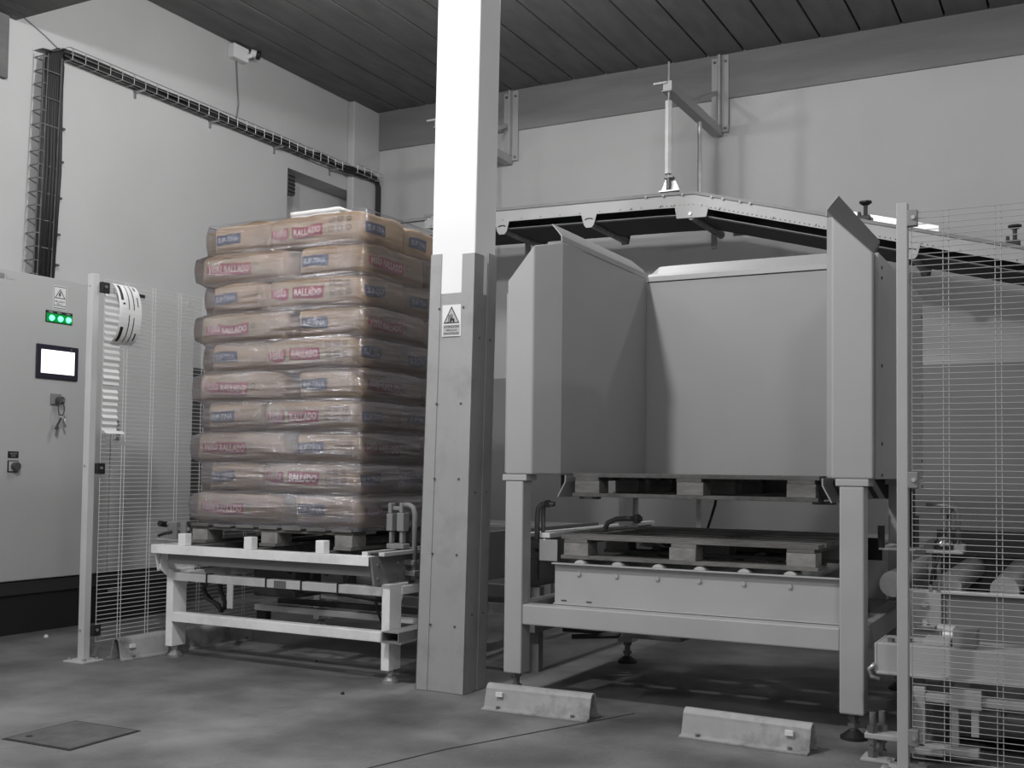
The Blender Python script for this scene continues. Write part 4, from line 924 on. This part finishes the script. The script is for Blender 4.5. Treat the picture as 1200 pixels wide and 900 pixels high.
# ------------------------------------------------------------------ floor cover
mc = thing('floor_cover', (-3.36, 2.9, 0), 'dark square cast cover set in the concrete floor, bottom left', 'manhole cover', None, True); mc.rotation_euler = (0, 0, 0.03)
MB().box(-0.172, 0.172, -0.168, 0.168, -0.02, 0.0025).build('cover_frame', M['joint'], mc)
MB().box(-0.160, 0.160, -0.156, 0.156, -0.02, 0.0045).build('cover_plate', M['iron'], mc, 0.001)
MB().cyl((-0.11, -0.10, 0.0045), (-0.11, -0.10, 0.006), 0.012, 12).build('lift_hole', M['black'], mc)
for (x, y, r, lb) in ((-2.96, 4.02, 0.010, 'tiny dark chip of debris on the floor before the white conveyor'), (-3.57, 4.62, 0.008, 'small pebble on the floor under the white conveyor'), (-5.40, 4.45, 0.014, 'small crumpled white paper scrap on the floor by the cabinet plinth')):
    o = MB().cyl((x, y, 0), (x+0.004, y, r), r, 6, r*0.6).build('debris', M['paper'] if 'white paper' in lb else M['black']); tag(o, lb, 'debris')

# ------------------------------------------------------------------ infeed roller conveyor behind the right fence
RV = thing('roller_conveyor', (0.2, 4.6, 0), 'steel roller conveyor with sensors behind the right wire mesh fence', 'conveyor')
box('side_frame', M['greyp'], RV, -0.70, 1.6, 4.60, 4.615, 0.36, 0.552, 0.002); box('frame_edge', M['bright'], RV, -0.665, 1.6, 4.575, 4.615, 0.546, 0.556, 0.002)
box('side_frame', M['darkp'], RV, -0.70, 1.6, 5.75, 5.77, 0.36, 0.68, 0.002)
box('end_plate', M['frame'], RV, -0.655, -0.53, 4.575, 4.599, 0.30, 0.545, 0.003)
for i in range(11):
    x = -0.72+i*0.205
    MB().cyl((x, 4.64, 0.565), (x, 5.74, 0.565), 0.052, 18).build('roller', M['steel'], RV, 0, 'auto')
box('centre_guide', M['darkp'], RV, -0.68, 1.6, 5.70, 5.75, 0.62, 0.74)
bp_ = MB()
for z in (0.43, 0.50): bp_.cyl((-0.59, 4.575, z), (-0.59, 4.562, z), 0.013, 6)
bp_.build('end_bolts', M['chrome'], RV)['kind'] = 'stuff'
box('wire_clamp', M['steel'], RV, -0.62, -0.55, 4.555, 4.575, 0.405, 0.42, 0.002)
MB().tube([(-0.66, 4.56, 0.32), (-0.60, 4.54, 0.33), (-0.55, 4.52, 0.36), (-0.50, 4.50, 0.37), (-0.47, 4.48, 0.34)], 0.009).build('hose', M['rubber'], RV, 0, True)
MB().cyl((-0.50, 4.40, 0.345), (-0.40, 4.40, 0.340), 0.018, 12).cyl((-0.50, 4.36, 0.415), (-0.44, 4.36, 0.413), 0.02, 12).cyl((-0.52, 4.38, 0.44), (-0.40, 4.38, 0.43), 0.014, 10).build('air_fitting', M['bright'], RV)
MB().box(-0.70, 1.6, 4.18, 4.40, 0.385, 0.395).box(-0.70, 1.6, 4.165, 4.18, 0.295, 0.395).box(-0.70, 1.6, 4.14, 4.18, 0.288, 0.298).box(-0.71, -0.70, 4.165, 4.40, 0.290, 0.395).build('front_beam', M['frame'], RV, 0.003)
pl = MB()
for x, y in ((-0.66, 4.22), (-0.64, 4.34), (-0.60, 4.25), (-0.52, 4.30)): pl.cyl((x, y, 0.395), (x, y, 0.408), 0.014, 6)
pl.build('beam_bolts', M['rust'], RV)['kind'] = 'stuff'
box('beam_pad', M['frame'], RV, -0.55, -0.46, 4.20, 4.34, 0.395, 0.415, 0.003); box('beam_block', M['greyp'], RV, -0.45, -0.37, 4.2, 4.3, 0.395, 0.46, 0.004)
MB().tube([(-0.707, 4.16, 0.32), (-0.728, 4.16, 0.30), (-0.72, 4.16, 0.275), (-0.69, 4.16, 0.27)], 0.008).build('beam_hook', M['steel'], RV, 0, True)
mf = MB().box(-0.575, -0.535, 4.15, 4.19, 0.0, 0.255).box(-0.535, 1.6, 4.15, 4.185, 0.205, 0.235).box(-0.575, -0.36, 4.15, 4.19, 0.03, 0.058).build('motor_frame', M['frame'], RV, 0.003)
box('frame_post', M['frame'], RV, -0.385, -0.36, 4.15, 4.18, 0.10, 0.205, 0.002); box('frame_post', M['frame'], RV, -0.45, -0.425, 4.15, 4.175, 0.058, 0.255, 0.002)
box('mount_plate', M['frame'], RV, -0.45, -0.35, 4.135, 4.15, 0.195, 0.262, 0.003)
MB().cyl((-0.50, 4.36, 0.13), (-0.30, 4.36, 0.13), 0.075, 18).cyl((-0.30, 4.36, 0.13), (-0.05, 4.36, 0.13), 0.062, 18).cyl((-0.05, 4.36, 0.13), (0.0, 4.36, 0.13), 0.07, 18).build('drive_motor', M['greyp'], RV, 0, 'auto')
box('gear_case', M['darkp'], RV, -0.53, -0.47, 4.24, 4.42, 0.07, 0.20, 0.012)
box('frame_foot', M['frame'], RV, -0.60, -0.47, 4.10, 4.2, 0.03, 0.05, 0.003)
for x in (0.6, 1.5):
    for y in (4.62, 5.74): box('leg', M['greyp'], RV, x-0.03, x+0.03, y-0.02, y+0.02, 0.0, 0.36)
box('leg', M['greyp'], RV, -0.665, -0.60, 4.60, 4.68, 0.0, 0.36, 0.003); box('leg', M['greyp'], RV, -0.665, -0.60, 5.68, 5.76, 0.0, 0.36, 0.003)
box('under_tray', M['greyp'], RV, -0.50, 1.6, 4.45, 5.6, 0.05, 0.07)
box('anchor_plate', M['frame'], RV, -0.735, -0.625, 4.03, 4.14, 0.0, 0.010, 0.002); box('anchor_bracket', M['frame'], RV, -0.725, -0.585, 4.05, 4.13, 0.075, 0.095, 0.004)
for x, y in ((-0.70, 4.07), (-0.675, 4.11)):
    MB().cyl((x, y, 0.010), (x, y, 0.165), 0.011, 10).cyl((x, y, 0.055), (x, y, 0.075), 0.018, 6).cyl((x, y, 0.095), (x, y, 0.118), 0.02, 6).cyl((x, y, 0.010), (x, y, 0.03), 0.018, 6).build('anchor_stud', M['rust'], RV)
box('anchor_post', M['frame'], RV, -0.612, -0.585, 4.10, 4.14, 0.095, 0.245, 0.002)
# sensor group on top of the conveyor
box('sensor_shelf', M['steel'], RV, -0.585, -0.45, 4.56, 4.66, 0.700, 0.710, 0.002)
for x in (-0.575, -0.545): box('shelf_leg', M['greyp'], RV, x, x+0.012, 4.57, 4.60, 0.552, 0.70)
MB().tube([(-0.535, 4.56, 0.70), (-0.545, 4.55, 0.66), (-0.56, 4.55, 0.63), (-0.565, 4.55, 0.58)], 0.006).build('sensor_cable', M['rubber'], RV, 0, True)
dm = MB(); n = 16
vs = [(-0.525, 4.60, 0.764)]+[(-0.525+0.036*math.sin(j_*math.pi/10)*math.cos(i*2*math.pi/n), 4.60+0.036*math.sin(j_*math.pi/10)*math.sin(i*2*math.pi/n), 0.728+0.036*math.cos(j_*math.pi/10)) for j_ in range(1, 6) for i in range(n)]
fs = [(0, 1+i, 1+(i+1) % n) for i in range(n)]+[(1+r*n+i, 1+(r+1)*n+i, 1+(r+1)*n+(i+1) % n, 1+r*n+(i+1) % n) for r in range(4) for i in range(n)]+[tuple(1+4*n+i for i in range(n))]
dm.add(vs, fs).build('steel_dome', M['chrome'], RV, 0, True)
box('dome_base', M['black'], RV, -0.548, -0.505, 4.565, 4.635, 0.710, 0.728)
box('sensor_block', M['steel'], RV, -0.485, -0.445, 4.57, 4.63, 0.710, 0.738, 0.004)
MB().tube([(-0.585, 4.58, 0.885), (-0.505, 4.58, 0.884), (-0.482, 4.58, 0.876), (-0.470, 4.58, 0.855), (-0.466, 4.58, 0.74)], 0.010, 10).build('sensor_pipe', M['rust'], RV, 0, True)
MB().tube([(-0.502, 4.585, 0.73), (-0.502, 4.585, 0.855)], 0.008, 8).build('sensor_pipe', M['darkp'], RV, 0, True)
box('photocell', M['darkp'], RV, -0.53, -0.49, 4.56, 4.59, 0.85, 0.88, 0.003)
# black clamp between the hood and the fence post
box('stop_cylinder', M['black'], RV, -0.70, -0.675, 4.90, 4.95, 0.70, 0.98, 0.003)
MB().prism([(-0.735, 0.80), (-0.735, 0.83), (-0.66, 0.83), (-0.66, 0.70), (-0.71, 0.70), (-0.715, 0.745)], 'y', 4.92, 4.95).build('stop_lever', M['darkp'], RV)
box('stop_base', M['bright'], RV, -0.80, -0.66, 4.80, 5.1, 0.69, 0.70)
MB().cyl((-0.79, 4.80, 0.70), (-0.79, 4.80, 0.79), 0.014, 10).build('stop_pin', M['black'], RV)
